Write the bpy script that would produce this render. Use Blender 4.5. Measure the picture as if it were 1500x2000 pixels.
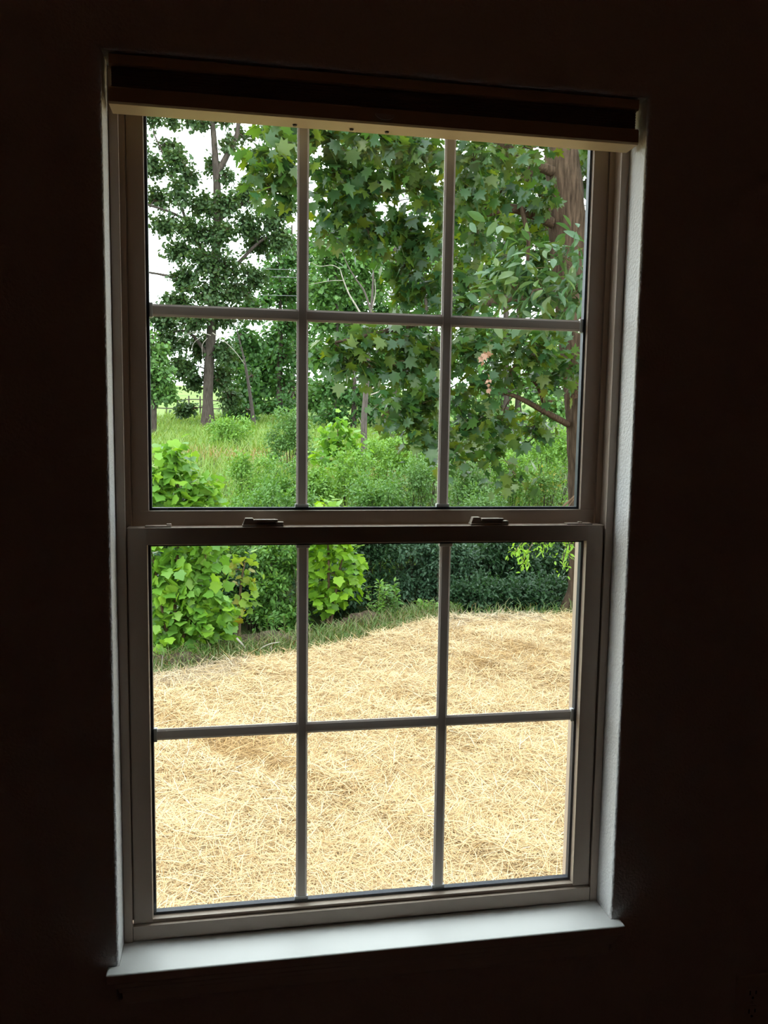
import bpy, bmesh, math, random
import numpy as np
from mathutils import Matrix, Vector

for o in list(bpy.data.objects):
    bpy.data.objects.remove(o)
scene = bpy.context.scene
COL = scene.collection
rng = np.random.default_rng(11)
random.seed(11)

# ------------------------------------------------------------------ camera
F_PX = 1610.7
CAM = np.array([0.2063, -1.3813, 0.9301])
YAW, PITCH, ROLL = 0.1745, -0.1054, 0.0149
_c, _s = math.cos(YAW), math.sin(YAW)
_R0, _F0, _Z = np.array([_c, -_s, 0]), np.array([_s, _c, 0]), np.array([0, 0, 1.0])
FWD = math.cos(PITCH) * _F0 + math.sin(PITCH) * _Z
_U = -math.sin(PITCH) * _F0 + math.cos(PITCH) * _Z
RIGHT = math.cos(ROLL) * _R0 + math.sin(ROLL) * _U
UP = math.cos(ROLL) * _U - math.sin(ROLL) * _R0
cam_data = bpy.data.cameras.new('camera')
cam_data.sensor_fit = 'VERTICAL'
cam_data.sensor_height = 24.0
cam_data.lens = F_PX / 2000.0 * 24.0
cam_data.clip_start, cam_data.clip_end = 0.02, 600
cam = bpy.data.objects.new('camera', cam_data)
cam.matrix_world = Matrix(((RIGHT[0], UP[0], -FWD[0], CAM[0]), (RIGHT[1], UP[1], -FWD[1], CAM[1]),
                           (RIGHT[2], UP[2], -FWD[2], CAM[2]), (0, 0, 0, 1)))
COL.objects.link(cam)
scene.camera = cam

# ------------------------------------------------------------------ sky, sun, exposure
world = bpy.data.worlds.new('overcast_sky')
scene.world = world
world.use_nodes = True
wt = world.node_tree
wt.nodes.clear()
w_out = wt.nodes.new('ShaderNodeOutputWorld')
w_bg = wt.nodes.new('ShaderNodeBackground')
w_tc = wt.nodes.new('ShaderNodeTexCoord')
w_no = wt.nodes.new('ShaderNodeTexNoise')
w_no.inputs['Scale'].default_value = 2.2
w_no.inputs['Detail'].default_value = 4
w_rp = wt.nodes.new('ShaderNodeValToRGB')
w_rp.color_ramp.elements[0].color = (0.80, 0.92, 1.0, 1)
w_rp.color_ramp.elements[1].color = (0.97, 0.99, 1.0, 1)
wt.links.new(w_tc.outputs['Generated'], w_no.inputs['Vector'])
wt.links.new(w_no.outputs['Fac'], w_rp.inputs['Fac'])
wt.links.new(w_rp.outputs['Color'], w_bg.inputs['Color'])
wt.links.new(w_bg.outputs[0], w_out.inputs['Surface'])
w_bg.inputs['Strength'].default_value = 5.2

sun_data = bpy.data.lights.new('hazy_sun', 'SUN')
sun_data.energy = 1.6
sun_data.angle = math.radians(14)
sun_data.color = (1.0, 0.95, 0.86)
sun = bpy.data.objects.new('hazy_sun', sun_data)
# the sun stands high over the house, behind and to the left of the window
sun.rotation_euler = Vector((0.34, 0.42, -0.85)).to_track_quat('-Z', 'Y').to_euler()
sun.location = (-4, -5, 12)
COL.objects.link(sun)

scene.view_settings.view_transform = 'Standard'
scene.view_settings.look = 'None'
scene.view_settings.exposure = 0.0
scene.view_settings.gamma = 1.0
scene.view_settings.use_curve_mapping = False


# ------------------------------------------------------------------ helpers: points
def ray(px, py):
    return FWD + RIGHT * (px - 750) / F_PX - UP * (py - 1000) / F_PX


def at(px, py, Y):
    d = ray(px, py)
    return CAM + d * (Y - CAM[1]) / d[1]


def mpp(Y):          # metres that one pixel spans at world depth Y
    return (Y - CAM[1]) / F_PX / 0.985


def unit(v):
    v = np.asarray(v, float)
    return v / (np.linalg.norm(v, axis=-1, keepdims=True) + 1e-9)


EDGE = np.array([(-14, 4.3), (-6, 5.2), (-2, 5.75), (-0.62, 6.22), (0.0, 6.66), (0.67, 6.84), (1.45, 7.28), (2.65, 8.2),
                 (3.5, 8.3), (4.3, 8.25), (6, 8.6), (12, 9.2), (30, 10)])
YARD = -1.4


def edge_y(x):
    return np.interp(x, EDGE[:, 0], EDGE[:, 1])


def wob(x, y, f, s):
    return np.sin(x * f + s) * np.cos(y * f * 1.3 + s * 2.1) + 0.5 * np.sin(x * f * 2.3 + y * f * 1.7 + s)


def ground(x, y):
    x, y = np.asarray(x, float), np.asarray(y, float)
    d = y - edge_y(x)
    far = np.interp(y, [0, 9, 12, 18, 25, 40, 75, 130, 200], [-1.55, -1.5, -1.25, -0.55, -0.05, 0.5, 3.0, 6.5, 9])
    t = np.clip((d - 0.1) / 1.2, 0, 1)
    t = t * t * (3 - 2 * t)
    yard = YARD + 0.018 * wob(x, y, 1.1, 0.4) + 0.01 * wob(x, y, 3.7, 2)
    wild = far - 0.22 * np.exp(-((d - 1.4) / 0.8) ** 2) + 0.05 * wob(x, y, 0.7, 1)
    return yard * (1 - t) + wild * t


# ------------------------------------------------------------------ helpers: meshes
def link(o, parent=None):
    COL.objects.link(o)
    if parent is not None:
        o.parent = parent
    return o


def tag(o, label=None, cat=None, group=None, kind=None):
    if label: o['label'] = label
    if cat: o['category'] = cat
    if group: o['group'] = group
    if kind: o['kind'] = kind
    return o


def empty(name, loc=(0, 0, 0)):
    o = bpy.data.objects.new(name, None)
    o.empty_display_size = 0.1
    o.location = loc
    return link(o)


def np_mesh(name, verts, faces, mat, smooth=False):
    """verts (N,3), faces (M,k)"""
    verts = np.ascontiguousarray(verts, dtype=np.float32)
    faces = np.ascontiguousarray(faces, dtype=np.int32)
    M, k = faces.shape
    me = bpy.data.meshes.new(name)
    me.vertices.add(len(verts))
    me.vertices.foreach_set('co', verts.ravel())
    me.loops.add(M * k)
    me.loops.foreach_set('vertex_index', faces.ravel())
    me.polygons.add(M)
    me.polygons.foreach_set('loop_start', np.arange(0, M * k, k, dtype=np.int32))
    if smooth:
        me.polygons.foreach_set('use_smooth', np.ones(M, dtype=bool))
    me.update(calc_edges=True)
    me.validate()
    if mat: me.materials.append(mat)
    return me


def np_obj(name, verts, faces, mat, parent=None, smooth=False):
    verts = np.asarray(verts, float)
    if parent is not None:
        verts = verts - np.array(parent.location)
    return link(bpy.data.objects.new(name, np_mesh(name, verts, faces, mat, smooth)), parent)


def bm_obj(name, bm, mat, parent=None, smooth=False):
    if parent is not None:
        bmesh.ops.translate(bm, verts=bm.verts, vec=-Vector(parent.location))
    me = bpy.data.meshes.new(name)
    bmesh.ops.recalc_face_normals(bm, faces=bm.faces)
    bm.to_mesh(me)
    bm.free()
    if smooth:
        for p in me.polygons: p.use_smooth = True
    me.materials.append(mat)
    return link(bpy.data.objects.new(name, me), parent)


def add_box(bm, x0, x1, y0, y1, z0, z1, bev=0.0, seg=2):
    vs = [bm.verts.new(p) for p in ((x0, y0, z0), (x1, y0, z0), (x1, y1, z0), (x0, y1, z0),
                                    (x0, y0, z1), (x1, y0, z1), (x1, y1, z1), (x0, y1, z1))]
    fs = [bm.faces.new([vs[i] for i in q]) for q in
          ((0, 3, 2, 1), (4, 5, 6, 7), (0, 1, 5, 4), (1, 2, 6, 5), (2, 3, 7, 6), (3, 0, 4, 7))]
    if bev:
        es = list({e for f in fs for e in f.edges})
        bmesh.ops.bevel(bm, geom=es, offset=bev, segments=seg, affect='EDGES', profile=0.6)


def extrude_profile(bm, prof, x0, x1, shrink0=None):
    """profile of (y,z) points swept along x; shrink gives each point its own end inset"""
    sh = shrink0 or [0] * len(prof)
    a = [bm.verts.new((x0 + s, y, z)) for (y, z), s in zip(prof, sh)]
    b = [bm.verts.new((x1 - s, y, z)) for (y, z), s in zip(prof, sh)]
    n = len(prof)
    for i in range(n):
        j = (i + 1) % n
        bm.faces.new((a[i], a[j], b[j], b[i]))
    bm.faces.new(a)
    bm.faces.new(b[::-1])


def tube(pts, rad, sides=6, ridges=0.0, seed=0):
    pts = np.asarray(pts, float)
    rad = np.asarray(rad, float)
    n = len(pts)
    tan = unit(np.gradient(pts, axis=0))
    ref = np.array([0.3, 1, 0.2]) if abs(tan[0][1]) < 0.8 else np.array([1, 0, 0.2])
    X = unit(np.cross(tan, ref))
    Y = np.cross(tan, X)
    a = np.linspace(0, 2 * math.pi, sides, endpoint=False)
    rr = rad[:, None] * np.ones((1, sides))
    if ridges:
        r2 = np.random.default_rng(seed)
        prof = 1 + ridges * (r2.random(sides) - 0.5)[None, :] + ridges * 0.5 * (r2.random((n, sides)) - 0.5)
        rr = rr * prof
    V = pts[:, None] + rr[..., None] * (np.cos(a)[None, :, None] * X[:, None] + np.sin(a)[None, :, None] * Y[:, None])
    V = V.reshape(-1, 3)
    i = np.arange(n - 1)[:, None] * sides
    j = np.arange(sides)[None, :]
    k = (j + 1) % sides
    Fq = np.stack([i + j, i + k, i + sides + k, i + sides + j], -1).reshape(-1, 4)
    return V, Fq


def spline(pts, n):
    """Catmull-Rom through points"""
    P = np.asarray(pts, float)
    P = np.vstack([2 * P[0] - P[1], P, 2 * P[-1] - P[-2]])
    m = len(P) - 3
    out = []
    for t in np.linspace(0, m - 1e-6, n):
        i = int(t); u = t - i
        p0, p1, p2, p3 = P[i:i + 4]
        out.append(0.5 * (2 * p1 + (p2 - p0) * u + (2 * p0 - 5 * p1 + 4 * p2 - p3) * u * u + (3 * p1 - p0 - 3 * p2 + p3) * u ** 3))
    return np.array(out)


def merge(parts):
    V, F, n = [], [], 0
    for v, f in parts:
        V.append(v); F.append(f + n); n += len(v)
    return np.vstack(V), np.vstack(F)


# ------------------------------------------------------------------ helpers: materials
def srgb(r, g, b):
    f = lambda c: (c / 255 / 12.92) if c <= 10 else ((c / 255 + 0.055) / 1.055) ** 2.4
    return (f(r), f(g), f(b), 1)


def mat_basic(name, col, rough=0.6, spec=0.4, bump=0.0, bscale=40, vary=0.0, metallic=0.0, stretch=(1, 1, 1), detail=3):
    m = bpy.data.materials.new(name)
    m.use_nodes = True
    nt = m.node_tree
    b = nt.nodes['Principled BSDF']
    b.inputs['Base Color'].default_value = (*col[:3], 1)
    b.inputs['Roughness'].default_value = rough
    b.inputs['Specular IOR Level'].default_value = spec
    b.inputs['Metallic'].default_value = metallic
    if bump or vary:
        tc = nt.nodes.new('ShaderNodeTexCoord')
        mp = nt.nodes.new('ShaderNodeMapping')
        mp.inputs['Scale'].default_value = stretch
        no = nt.nodes.new('ShaderNodeTexNoise')
        no.inputs['Scale'].default_value = bscale
        no.inputs['Detail'].default_value = detail
        nt.links.new(tc.outputs['Object'], mp.inputs['Vector'])
        nt.links.new(mp.outputs[0], no.inputs['Vector'])
        if bump:
            bp = nt.nodes.new('ShaderNodeBump')
            bp.inputs['Strength'].default_value = bump
            bp.inputs['Distance'].default_value = 0.01
            nt.links.new(no.outputs['Fac'], bp.inputs['Height'])
            nt.links.new(bp.outputs[0], b.inputs['Normal'])
        if vary:
            rp = nt.nodes.new('ShaderNodeValToRGB')
            rp.color_ramp.elements[0].position = 0.3
            rp.color_ramp.elements[1].position = 0.7
            rp.color_ramp.elements[0].color = (*[c * (1 - vary) for c in col[:3]], 1)
            rp.color_ramp.elements[1].color = (*[min(1, c * (1 + vary)) for c in col[:3]], 1)
            nt.links.new(no.outputs['Fac'], rp.inputs['Fac'])
            nt.links.new(rp.outputs['Color'], b.inputs['Base Color'])
    return m


def mat_leaf(name, cols, trans=0.35, rough=0.45, spec=0.35, tint=(1.5, 1.35, 0.6)):
    """each leaf picks its own colour from a row of leaf colours"""
    m = bpy.data.materials.new(name)
    m.use_nodes = True
    nt = m.node_tree
    b = nt.nodes['Principled BSDF']
    out = nt.nodes['Material Output']
    geo = nt.nodes.new('ShaderNodeNewGeometry')
    oi = nt.nodes.new('ShaderNodeObjectInfo')
    ad = nt.nodes.new('ShaderNodeMath'); ad.operation = 'ADD'
    fr = nt.nodes.new('ShaderNodeMath'); fr.operation = 'FRACT'
    nt.links.new(geo.outputs['Random Per Island'], ad.inputs[0])
    nt.links.new(oi.outputs['Random'], ad.inputs[1])
    nt.links.new(ad.outputs[0], fr.inputs[0])
    rp = nt.nodes.new('ShaderNodeValToRGB')
    el = rp.color_ramp.elements
    n = len(cols)
    el[0].position, el[0].color = 0, (*cols[0][:3], 1)
    el[1].position, el[1].color = 1, (*cols[-1][:3], 1)
    for i in range(1, n - 1):
        e = el.new(i / (n - 1)); e.color = (*cols[i][:3], 1)
    nt.links.new(fr.outputs[0], rp.inputs['Fac'])
    nt.links.new(rp.outputs['Color'], b.inputs['Base Color'])
    b.inputs['Roughness'].default_value = rough
    b.inputs['Specular IOR Level'].default_value = spec
    mu = nt.nodes.new('ShaderNodeMix'); mu.data_type = 'RGBA'; mu.blend_type = 'MULTIPLY'
    mu.inputs[0].default_value = 1.0
    mu.clamp_result = False
    nt.links.new(rp.outputs['Color'], mu.inputs[6])
    mu.inputs[7].default_value = (*tint, 1)
    tr = nt.nodes.new('ShaderNodeBsdfTranslucent')
    nt.links.new(mu.outputs[2], tr.inputs['Color'])
    mx = nt.nodes.new('ShaderNodeMixShader')
    mx.inputs[0].default_value = trans
    nt.links.new(b.outputs[0], mx.inputs[1])
    nt.links.new(tr.outputs[0], mx.inputs[2])
    nt.links.new(mx.outputs[0], out.inputs['Surface'])
    return m


def mat_glass():
    m = bpy.data.materials.new('window_glass')
    m.use_nodes = True
    nt = m.node_tree
    nt.nodes.remove(nt.nodes['Principled BSDF'])
    out = nt.nodes['Material Output']
    t = nt.nodes.new('ShaderNodeBsdfTransparent')
    t.inputs['Color'].default_value = (0.975, 0.985, 0.975, 1)
    g = nt.nodes.new('ShaderNodeBsdfGlossy')
    g.inputs['Roughness'].default_value = 0.02
    lw = nt.nodes.new('ShaderNodeLayerWeight')      # Schlick reflectance, the same from either side of a pane
    lw.inputs['Blend'].default_value = 0.5
    pw = nt.nodes.new('ShaderNodeMath'); pw.operation = 'POWER'; pw.inputs[1].default_value = 5.0
    fz = nt.nodes.new('ShaderNodeMath'); fz.operation = 'MULTIPLY_ADD'
    fz.inputs[1].default_value, fz.inputs[2].default_value = 0.50, 0.020
    nt.links.new(lw.outputs['Facing'], pw.inputs[0])
    nt.links.new(pw.outputs[0], fz.inputs[0])
    mx = nt.nodes.new('ShaderNodeMixShader')
    nt.links.new(fz.outputs[0], mx.inputs[0])
    nt.links.new(t.outputs[0], mx.inputs[1])
    nt.links.new(g.outputs[0], mx.inputs[2])
    nt.links.new(mx.outputs[0], out.inputs['Surface'])
    return m


M_WALL = mat_basic('wall_paint', (0.84, 0.83, 0.83), 0.7, 0.3, bump=0.35, bscale=170, detail=2)
M_ROOMWALL = mat_basic('room_paint', (0.26, 0.095, 0.07), 0.8, 0.2, bump=0.2, bscale=150)
M_CEIL = mat_basic('ceiling_paint', (0.42, 0.22, 0.17), 0.9, 0.1, bump=0.2, bscale=90)
M_CARPET = mat_basic('carpet', (0.14, 0.065, 0.045), 0.95, 0.05, bump=0.6, bscale=300, vary=0.2)
M_VINYL = mat_basic('vinyl', (0.45, 0.36, 0.29), 0.38, 0.45)
M_TRACK = mat_basic('dark_track', (0.30, 0.25, 0.21), 0.5, 0.3)
M_STOOL = mat_basic('painted_trim', (0.86, 0.87, 0.86), 0.42, 0.45, bump=0.03, bscale=60)
M_SPACER = mat_basic('spacer', (0.045, 0.050, 0.070), 0.4, 0.3)
M_GRILLE = mat_basic('grille', (0.80, 0.70, 0.65), 0.4, 0.4)
M_CLIP = mat_basic('clip', (0.85, 0.85, 0.85), 0.3, 0.5)
M_LOCK = mat_basic('lock', (0.55, 0.48, 0.40), 0.35, 0.5)
M_GLASS = mat_glass()
M_SHADE = mat_basic('shade_fabric', (0.30, 0.23, 0.19), 0.9, 0.1)
M_RAIL = mat_basic('shade_rail', (0.62, 0.50, 0.32), 0.4, 0.4)
M_PLUG = mat_basic('plug', (0.12, 0.09, 0.07), 0.5, 0.4)
M_TAB = mat_basic('tab', (0.7, 0.66, 0.62), 0.25, 0.5)
M_PLATE = mat_basic('outlet_plastic', (0.75, 0.72, 0.66), 0.35, 0.5)
M_SLOT = mat_basic('slot', (0.01, 0.01, 0.01), 0.8, 0.1)
M_SCREW = mat_basic('screw', (0.6, 0.58, 0.52), 0.3, 0.5, metallic=0.8)

W, H = 0.90, 1.4955
DF = 0.065

# ------------------------------------------------------------------ the room
FLOOR, CEILZ = -0.58, 1.90
RX0, RX1, RY0 = -2.3, 3.2, -5.0
WT = 0.185


def wall_with_hole():
    bm = bmesh.new()
    O = [(RX0, FLOOR), (RX1, FLOOR), (RX1, CEILZ), (RX0, CEILZ)]
    I = [(0, -0.0615), (W, -0.0615), (W, H), (0, H)]
    vf_o = [bm.verts.new((x, 0, z)) for x, z in O]
    vf_i = [bm.verts.new((x, 0, z)) for x, z in I]
    vb_o = [bm.verts.new((x, WT, z)) for x, z in O]
    vb_i = [bm.verts.new((x, WT, z)) for x, z in I]
    for k in range(4):
        j = (k + 1) % 4
        bm.faces.new((vf_o[k], vf_o[j], vf_i[j], vf_i[k]))
        bm.faces.new((vb_o[j], vb_o[k], vb_i[k], vb_i[j]))
        bm.faces.new((vf_i[k], vf_i[j], vb_i[j], vb_i[k]))
        bm.faces.new((vf_o[j], vf_o[k], vb_o[k], vb_o[j]))
    bm.edges.ensure_lookup_table()
    es = []
    for a, b in ((1, 2), (2, 3), (3, 0)):
        e = bm.edges.get((vf_i[a], vf_i[b]))
        es.append(e)
    bmesh.ops.bevel(bm, geom=es, offset=0.006, segments=4, affect='EDGES', profile=0.5)
    o = bm_obj('wall_front', bm, M_WALL)
    for p in o.data.polygons: p.use_smooth = p.area < 0.03
    return o


tag(wall_with_hole(), 'dark room wall with rounded plaster corners around the window', kind='structure')


def struct_box(name, mat, label, *b):
    bm = bmesh.new()
    add_box(bm, *b)
    return tag(bm_obj(name, bm, mat), label, kind='structure')


struct_box('wall_left', M_ROOMWALL, 'dark side wall left of the window', RX0 - 0.12, RX0, RY0 - 0.12, WT, FLOOR, CEILZ)
struct_box('wall_right', M_ROOMWALL, 'dark side wall right of the window', RX1, RX1 + 0.12, RY0 - 0.12, WT, FLOOR, CEILZ)
struct_box('wall_back', M_ROOMWALL, 'dark wall at the far end of the room', RX0, RX1, RY0 - 0.12, RY0, FLOOR, CEILZ)
struct_box('floor', M_CARPET, 'brown carpeted floor of the room', RX0 - 0.12, RX1 + 0.12, RY0 - 0.12, WT, FLOOR - 0.12, FLOOR)
struct_box('ceiling', M_CEIL, 'dim ceiling of the room', RX0 - 0.12, RX1 + 0.12, RY0 - 0.12, WT, CEILZ, CEILZ + 0.12)
struct_box('baseboard_front', M_STOOL, 'painted baseboard under the window wall', RX0, RX1, -0.014, 0, FLOOR, FLOOR + 0.09, 0.004)
# foundation under the room, down to the yard
struct_box('wall_foundation', mat_basic('concrete', (0.4, 0.38, 0.35), 0.9, 0.2, 0.5, 30, 0.15), 'concrete foundation under the room',
           RX0 - 0.12, RX1 + 0.12, RY0 - 0.12, WT, -2.2, FLOOR - 0.12)

# stool and apron under the window
trim = empty('trim_1', (W / 2, 0, 0))
tag(trim, 'white painted window stool with moulded apron below', kind='structure')
bm = bmesh.new()
hx = 0.019
prof2 = [(-hx, -0.024), (W + hx, -0.024), (W + hx, -0.0006), (W - 0.0006, -0.0006), (W - 0.0006, DF), (0.0006, DF), (0.0006, -0.0006), (-hx, -0.0006)]
bt = [bm.verts.new((x, y, 0)) for x, y in prof2]
bb = [bm.verts.new((x, y, -0.0185)) for x, y in prof2]
bm.faces.new(bt); bm.faces.new(bb[::-1])
for k in range(8):
    j = (k + 1) % 8
    bm.faces.new((bt[k], bb[k], bb[j], bt[j]))
es = [bm.edges.get((bt[0], bt[1])), bm.edges.get((bt[1], bt[2])), bm.edges.get((bt[7], bt[0])),
      bm.edges.get((bb[0], bb[1])), bm.edges.get((bt[0], bb[0])), bm.edges.get((bt[1], bb[1]))]
bmesh.ops.bevel(bm, geom=es, offset=0.003, segments=3, affect='EDGES', profile=0.5)
bm_obj('stool', bm, M_STOOL, trim)
bm = bmesh.new()
prof = [(-0.0004, -0.019), (-0.021, -0.019), (-0.021, -0.026), (-0.017, -0.031), (-0.0155, -0.039), (-0.011, -0.043),
        (-0.011, -0.060), (-0.008, -0.066), (-0.0004, -0.066)]
extrude_profile(bm, prof, -0.004, W + 0.004, [0.012, 0, 0, 0.004, 0.006, 0.010, 0.012, 0.014, 0.014])
bm_obj('apron', bm, M_STOOL, trim)

# ------------------------------------------------------------------ the window
win = empty('window_1', (W / 2, 0.11, 0))
tag(win, 'beige vinyl double-hung window with grilles between the panes', kind='structure')
YE = 0.168
bm = bmesh.new()
for s in (0, 1):
    fx = (lambda a, b: (a, b)) if s == 0 else (lambda a, b: (W - b, W - a))
    add_box(bm, *fx(0.0006, 0.0155), DF - 0.003, 0.0665, 0, H - 0.0006, 0.0008)       # inner stop lip
    add_box(bm, *fx(0.0006, 0.0100), 0.0665, YE, 0, H - 0.0006)                                            # jamb liner
    add_box(bm, *fx(0.0098, 0.0205), 0.0992, 0.1028, 0.02, H - 0.001, 0.0006)                              # parting stop
    add_box(bm, *fx(0.0098, 0.0300), 0.1350, YE, 0.0, H - 0.001, 0.0010)                                   # outer stop
add_box(bm, 0.01, W - 0.01, DF - 0.003, YE, H - 0.016, H - 0.0008, 0.0008)                                 # head
extrude_profile(bm, [(0.0990, -0.0600), (0.0990, 0.0130), (0.1020, 0.0120), (0.1900, -0.0330), (0.1900, -0.0600)], 0.0012, W - 0.0012)   # sloping outer sill
add_box(bm, 0.01, W - 0.01, DF + 0.0005, 0.0990, -0.0195, 0.0035, 0.0006)                                  # inner sill
frame = bm_obj('frame', bm, M_VINYL, win)


def grille(parent, g0, g1, z0, z1, zm, y):
    """flat contoured bars sealed between the two panes"""
    hw, th, ch = 0.0103, 0.0036, 0.0035
    obs = []
    for x in (g0 + (g1 - g0) / 3, g0 + 2 * (g1 - g0) / 3):
        bm = bmesh.new()
        prof = [(-hw, 0.0012), (-hw, -0.0012), (-hw + ch, -th), (hw - ch, -th), (hw, -0.0012), (hw, 0.0012), (hw - ch, th), (-hw + ch, th)]
        a = [bm.verts.new((x + p, y + q, z0)) for p, q in prof]
        b = [bm.verts.new((x + p, y + q, z1)) for p, q in prof]
        for k in range(8):
            j = (k + 1) % 8
            bm.faces.new((a[k], a[j], b[j], b[k]))
        bm.faces.new(a); bm.faces.new(b[::-1])
        obs.append(bm_obj('grille_bar', bm, M_GRILLE, parent))
    bm = bmesh.new()
    q2 = th - 0.0004
    prof = [(y + 0.0012, zm - hw), (y - 0.0012, zm - hw), (y - q2, zm - hw + ch), (y - q2, zm + hw - ch), (y - 0.0012, zm + hw), (y + 0.0012, zm + hw),
            (y + q2, zm + hw - ch), (y + q2, zm - hw + ch)]
    extrude_profile(bm, prof, g0, g1)
    bm_obj('grille_bar', bm, M_GRILLE, parent)
    # plastic end clips
    for x in (g0 + (g1 - g0) / 3, g0 + 2 * (g1 - g0) / 3):
        for z, s in ((z0, 1), (z1, -1)):
            bm = bmesh.new()
            zz = sorted((z, z + s * 0.006))
            add_box(bm, x - 0.0125, x + 0.0125, y - 0.0044, y + 0.0044, zz[0], zz[1], 0.001)
            bm_obj('grille_clip', bm, M_CLIP, parent)
    for x, s in ((g0, 1), (g1, -1)):
        bm = bmesh.new()
        xx = sorted((x, x + s * 0.006))
        add_box(bm, xx[0], xx[1], y - 0.0044, y + 0.0044, zm - 0.0125, zm + 0.0125, 0.001)
        bm_obj('grille_clip', bm, M_CLIP, parent)


def sash(name, x0, x1, z0, z1, y0, y1, g0, g1, gz0, gz1, gm, gy, rail_proud=0.0):
    bm = bmesh.new()
    bv = 0.0012
    st0, st1 = z0, z1
    if rail_proud:                      # the bottom rail stands proud, stiles butt onto it
        add_box(bm, x0, x1, y0 - rail_proud, y1, z0, 0.0305, 0.0012)
        add_box(bm, g0 - 0.002, g1 + 0.002, y0 + 0.0015, y1, 0.0300, gz0 - 0.0005, 0.0008)
        st0 = 0.0315
    else:
        add_box(bm, x0, x1, y0, y1, z0, gz0, bv)
        st0 = gz0 - 0.0001
    add_box(bm, x0, g0, y0, y1, st0, z1 - 0.0002, bv)
    add_box(bm, g1, x1, y0, y1, st0, z1 - 0.0002, bv)
    add_box(bm, g0 - 0.002, g1 + 0.002, y0 + 0.0001, y1, gz1, z1, bv)
    s = bm_obj(name, bm, M_VINYL, win)
    s.parent = win
    # re-origin kept at the window's origin: children are laid out relative to it
    def child(nm, bm, mat):
        o = bm_obj(nm, bm, mat, win)
        o.parent = s
        return o
    for yy in (gy - 0.0075, gy + 0.0075):
        bm = bmesh.new()
        add_box(bm, g0 + 0.0005, g1 - 0.0005, yy - 0.0012, yy + 0.0012, gz0 + 0.0005, gz1 - 0.0005)
        child('pane', bm, M_GLASS)
    bm = bmesh.new()                    # dark spacer round the sealed unit
    t, a, b = 0.0045, gy - 0.006, gy + 0.006
    add_box(bm, g0, g0 + t, a, b, gz0, gz1)
    add_box(bm, g1 - t, g1, a, b, gz0, gz1)
    add_box(bm, g0 + t, g1 - t, a, b, gz0, gz0 + t)
    add_box(bm, g0 + t, g1 - t, a, b, gz1 - t, gz1)
    child('spacer', bm, M_SPACER)
    before = set(win.children)
    grille(win, g0 + t, g1 - t, gz0 + t, gz1 - t, gm, gy)
    for o in set(win.children) - before:
        o.parent = s
    return s


G0, G1 = 0.050, W - 0.050
s_up = sash('upper_sash', 0.0215, W - 0.0215, 0.738, 1.4785, 0.1035, 0.1325, G0, G1, 0.774, 1.4645, 1.121, 0.118)
s_lo = sash('lower_sash', 0.0165, W - 0.0165, 0.004, 0.7485, 0.0675, 0.0985, G0, G1, 0.0375, 0.7186, 0.3740, 0.0885, 0.0065)


def sash_lock(x):
    bm = bmesh.new()
    z = 0.7486
    add_box(bm, x - 0.036, x + 0.036, 0.0715, 0.0910, z, z + 0.0035, 0.001)
    # sloping housing
    a = [(x - 0.035, z + 0.0034), (x - 0.031, z + 0.0145), (x - 0.018, z + 0.0145), (x - 0.016, z + 0.012), (x + 0.022, z + 0.012), (x + 0.024, z + 0.0034)]
    v0 = [bm.verts.new((p, 0.0745, q)) for p, q in a]
    v1 = [bm.verts.new((p, 0.0895, q)) for p, q in a]
    n = len(a)
    bm.faces.new(v0); bm.faces.new(v1[::-1])
    for k in range(n):
        bm.faces.new((v0[k], v0[(k + 1) % n], v1[(k + 1) % n], v1[k]))
    # thumb lever lying along the rail
    add_box(bm, x - 0.016, x + 0.026, 0.0700, 0.0765, z + 0.0085, z + 0.0130, 0.001)
    add_box(bm, x + 0.022, x + 0.036, 0.0725, 0.0860, z + 0.003, z + 0.0080, 0.001)
    o = bm_obj('sash_lock', bm, M_LOCK, win)
    o.parent = s_lo


sash_lock(0.247)
sash_lock(0.661)
for x0, x1, xb in ((0.046, 0.090, 0.086), (0.812, 0.862, 0.840)):
    bm = bmesh.new()
    add_box(bm, x0, x1, 0.0720, 0.0885, 0.7486, 0.7512, 0.0008)
    add_box(bm, xb - 0.004, xb + 0.004, 0.0760, 0.0840, 0.7510, 0.7540, 0.0008)
    o = bm_obj('tilt_latch', bm, M_VINYL, win)
    o.parent = s_lo

# ------------------------------------------------------------------ raised cellular shade
shade = empty('cellular_shade', (W / 2, 0.03, H))
tag(shade, 'raised pleated cellular shade mounted inside the top of the window opening', 'window shade')
BX0, BX1 = 0.0105, 0.8860
bm = bmesh.new()
extrude_profile(bm, [(0.008, 1.4925), (0.006, 1.4905), (0.006, 1.4770), (0.008, 1.4750), (0.050, 1.4750), (0.052, 1.4770), (0.052, 1.4925)], BX0, BX1)
bm_obj('headrail', bm, M_RAIL, shade)
z0, z1, npl = 1.4445, 1.4748, 7
for k in range(npl):
    bm = bmesh.new()
    a = z0 + (z1 - z0) * k / npl
    b = z0 + (z1 - z0) * (k + 1) / npl
    mid = (a + b) / 2
    extrude_profile(bm, [(0.0135, a), (0.0105, mid), (0.0135, b), (0.0445, b), (0.0475, mid), (0.0445, a)], BX0 + 0.003, BX1 - 0.003)
    bm_obj('pleat', bm, M_SHADE, shade)
bm = bmesh.new()
extrude_profile(bm, [(0.0085, 1.4440), (0.0060, 1.4415), (0.0045, 1.4205), (0.0070, 1.4175), (0.0500, 1.4175), (0.0520, 1.4200), (0.0510, 1.4440)], BX0 - 0.001, BX1 + 0.001)
rail = bm_obj('bottom_rail', bm, M_RAIL, shade)
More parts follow.
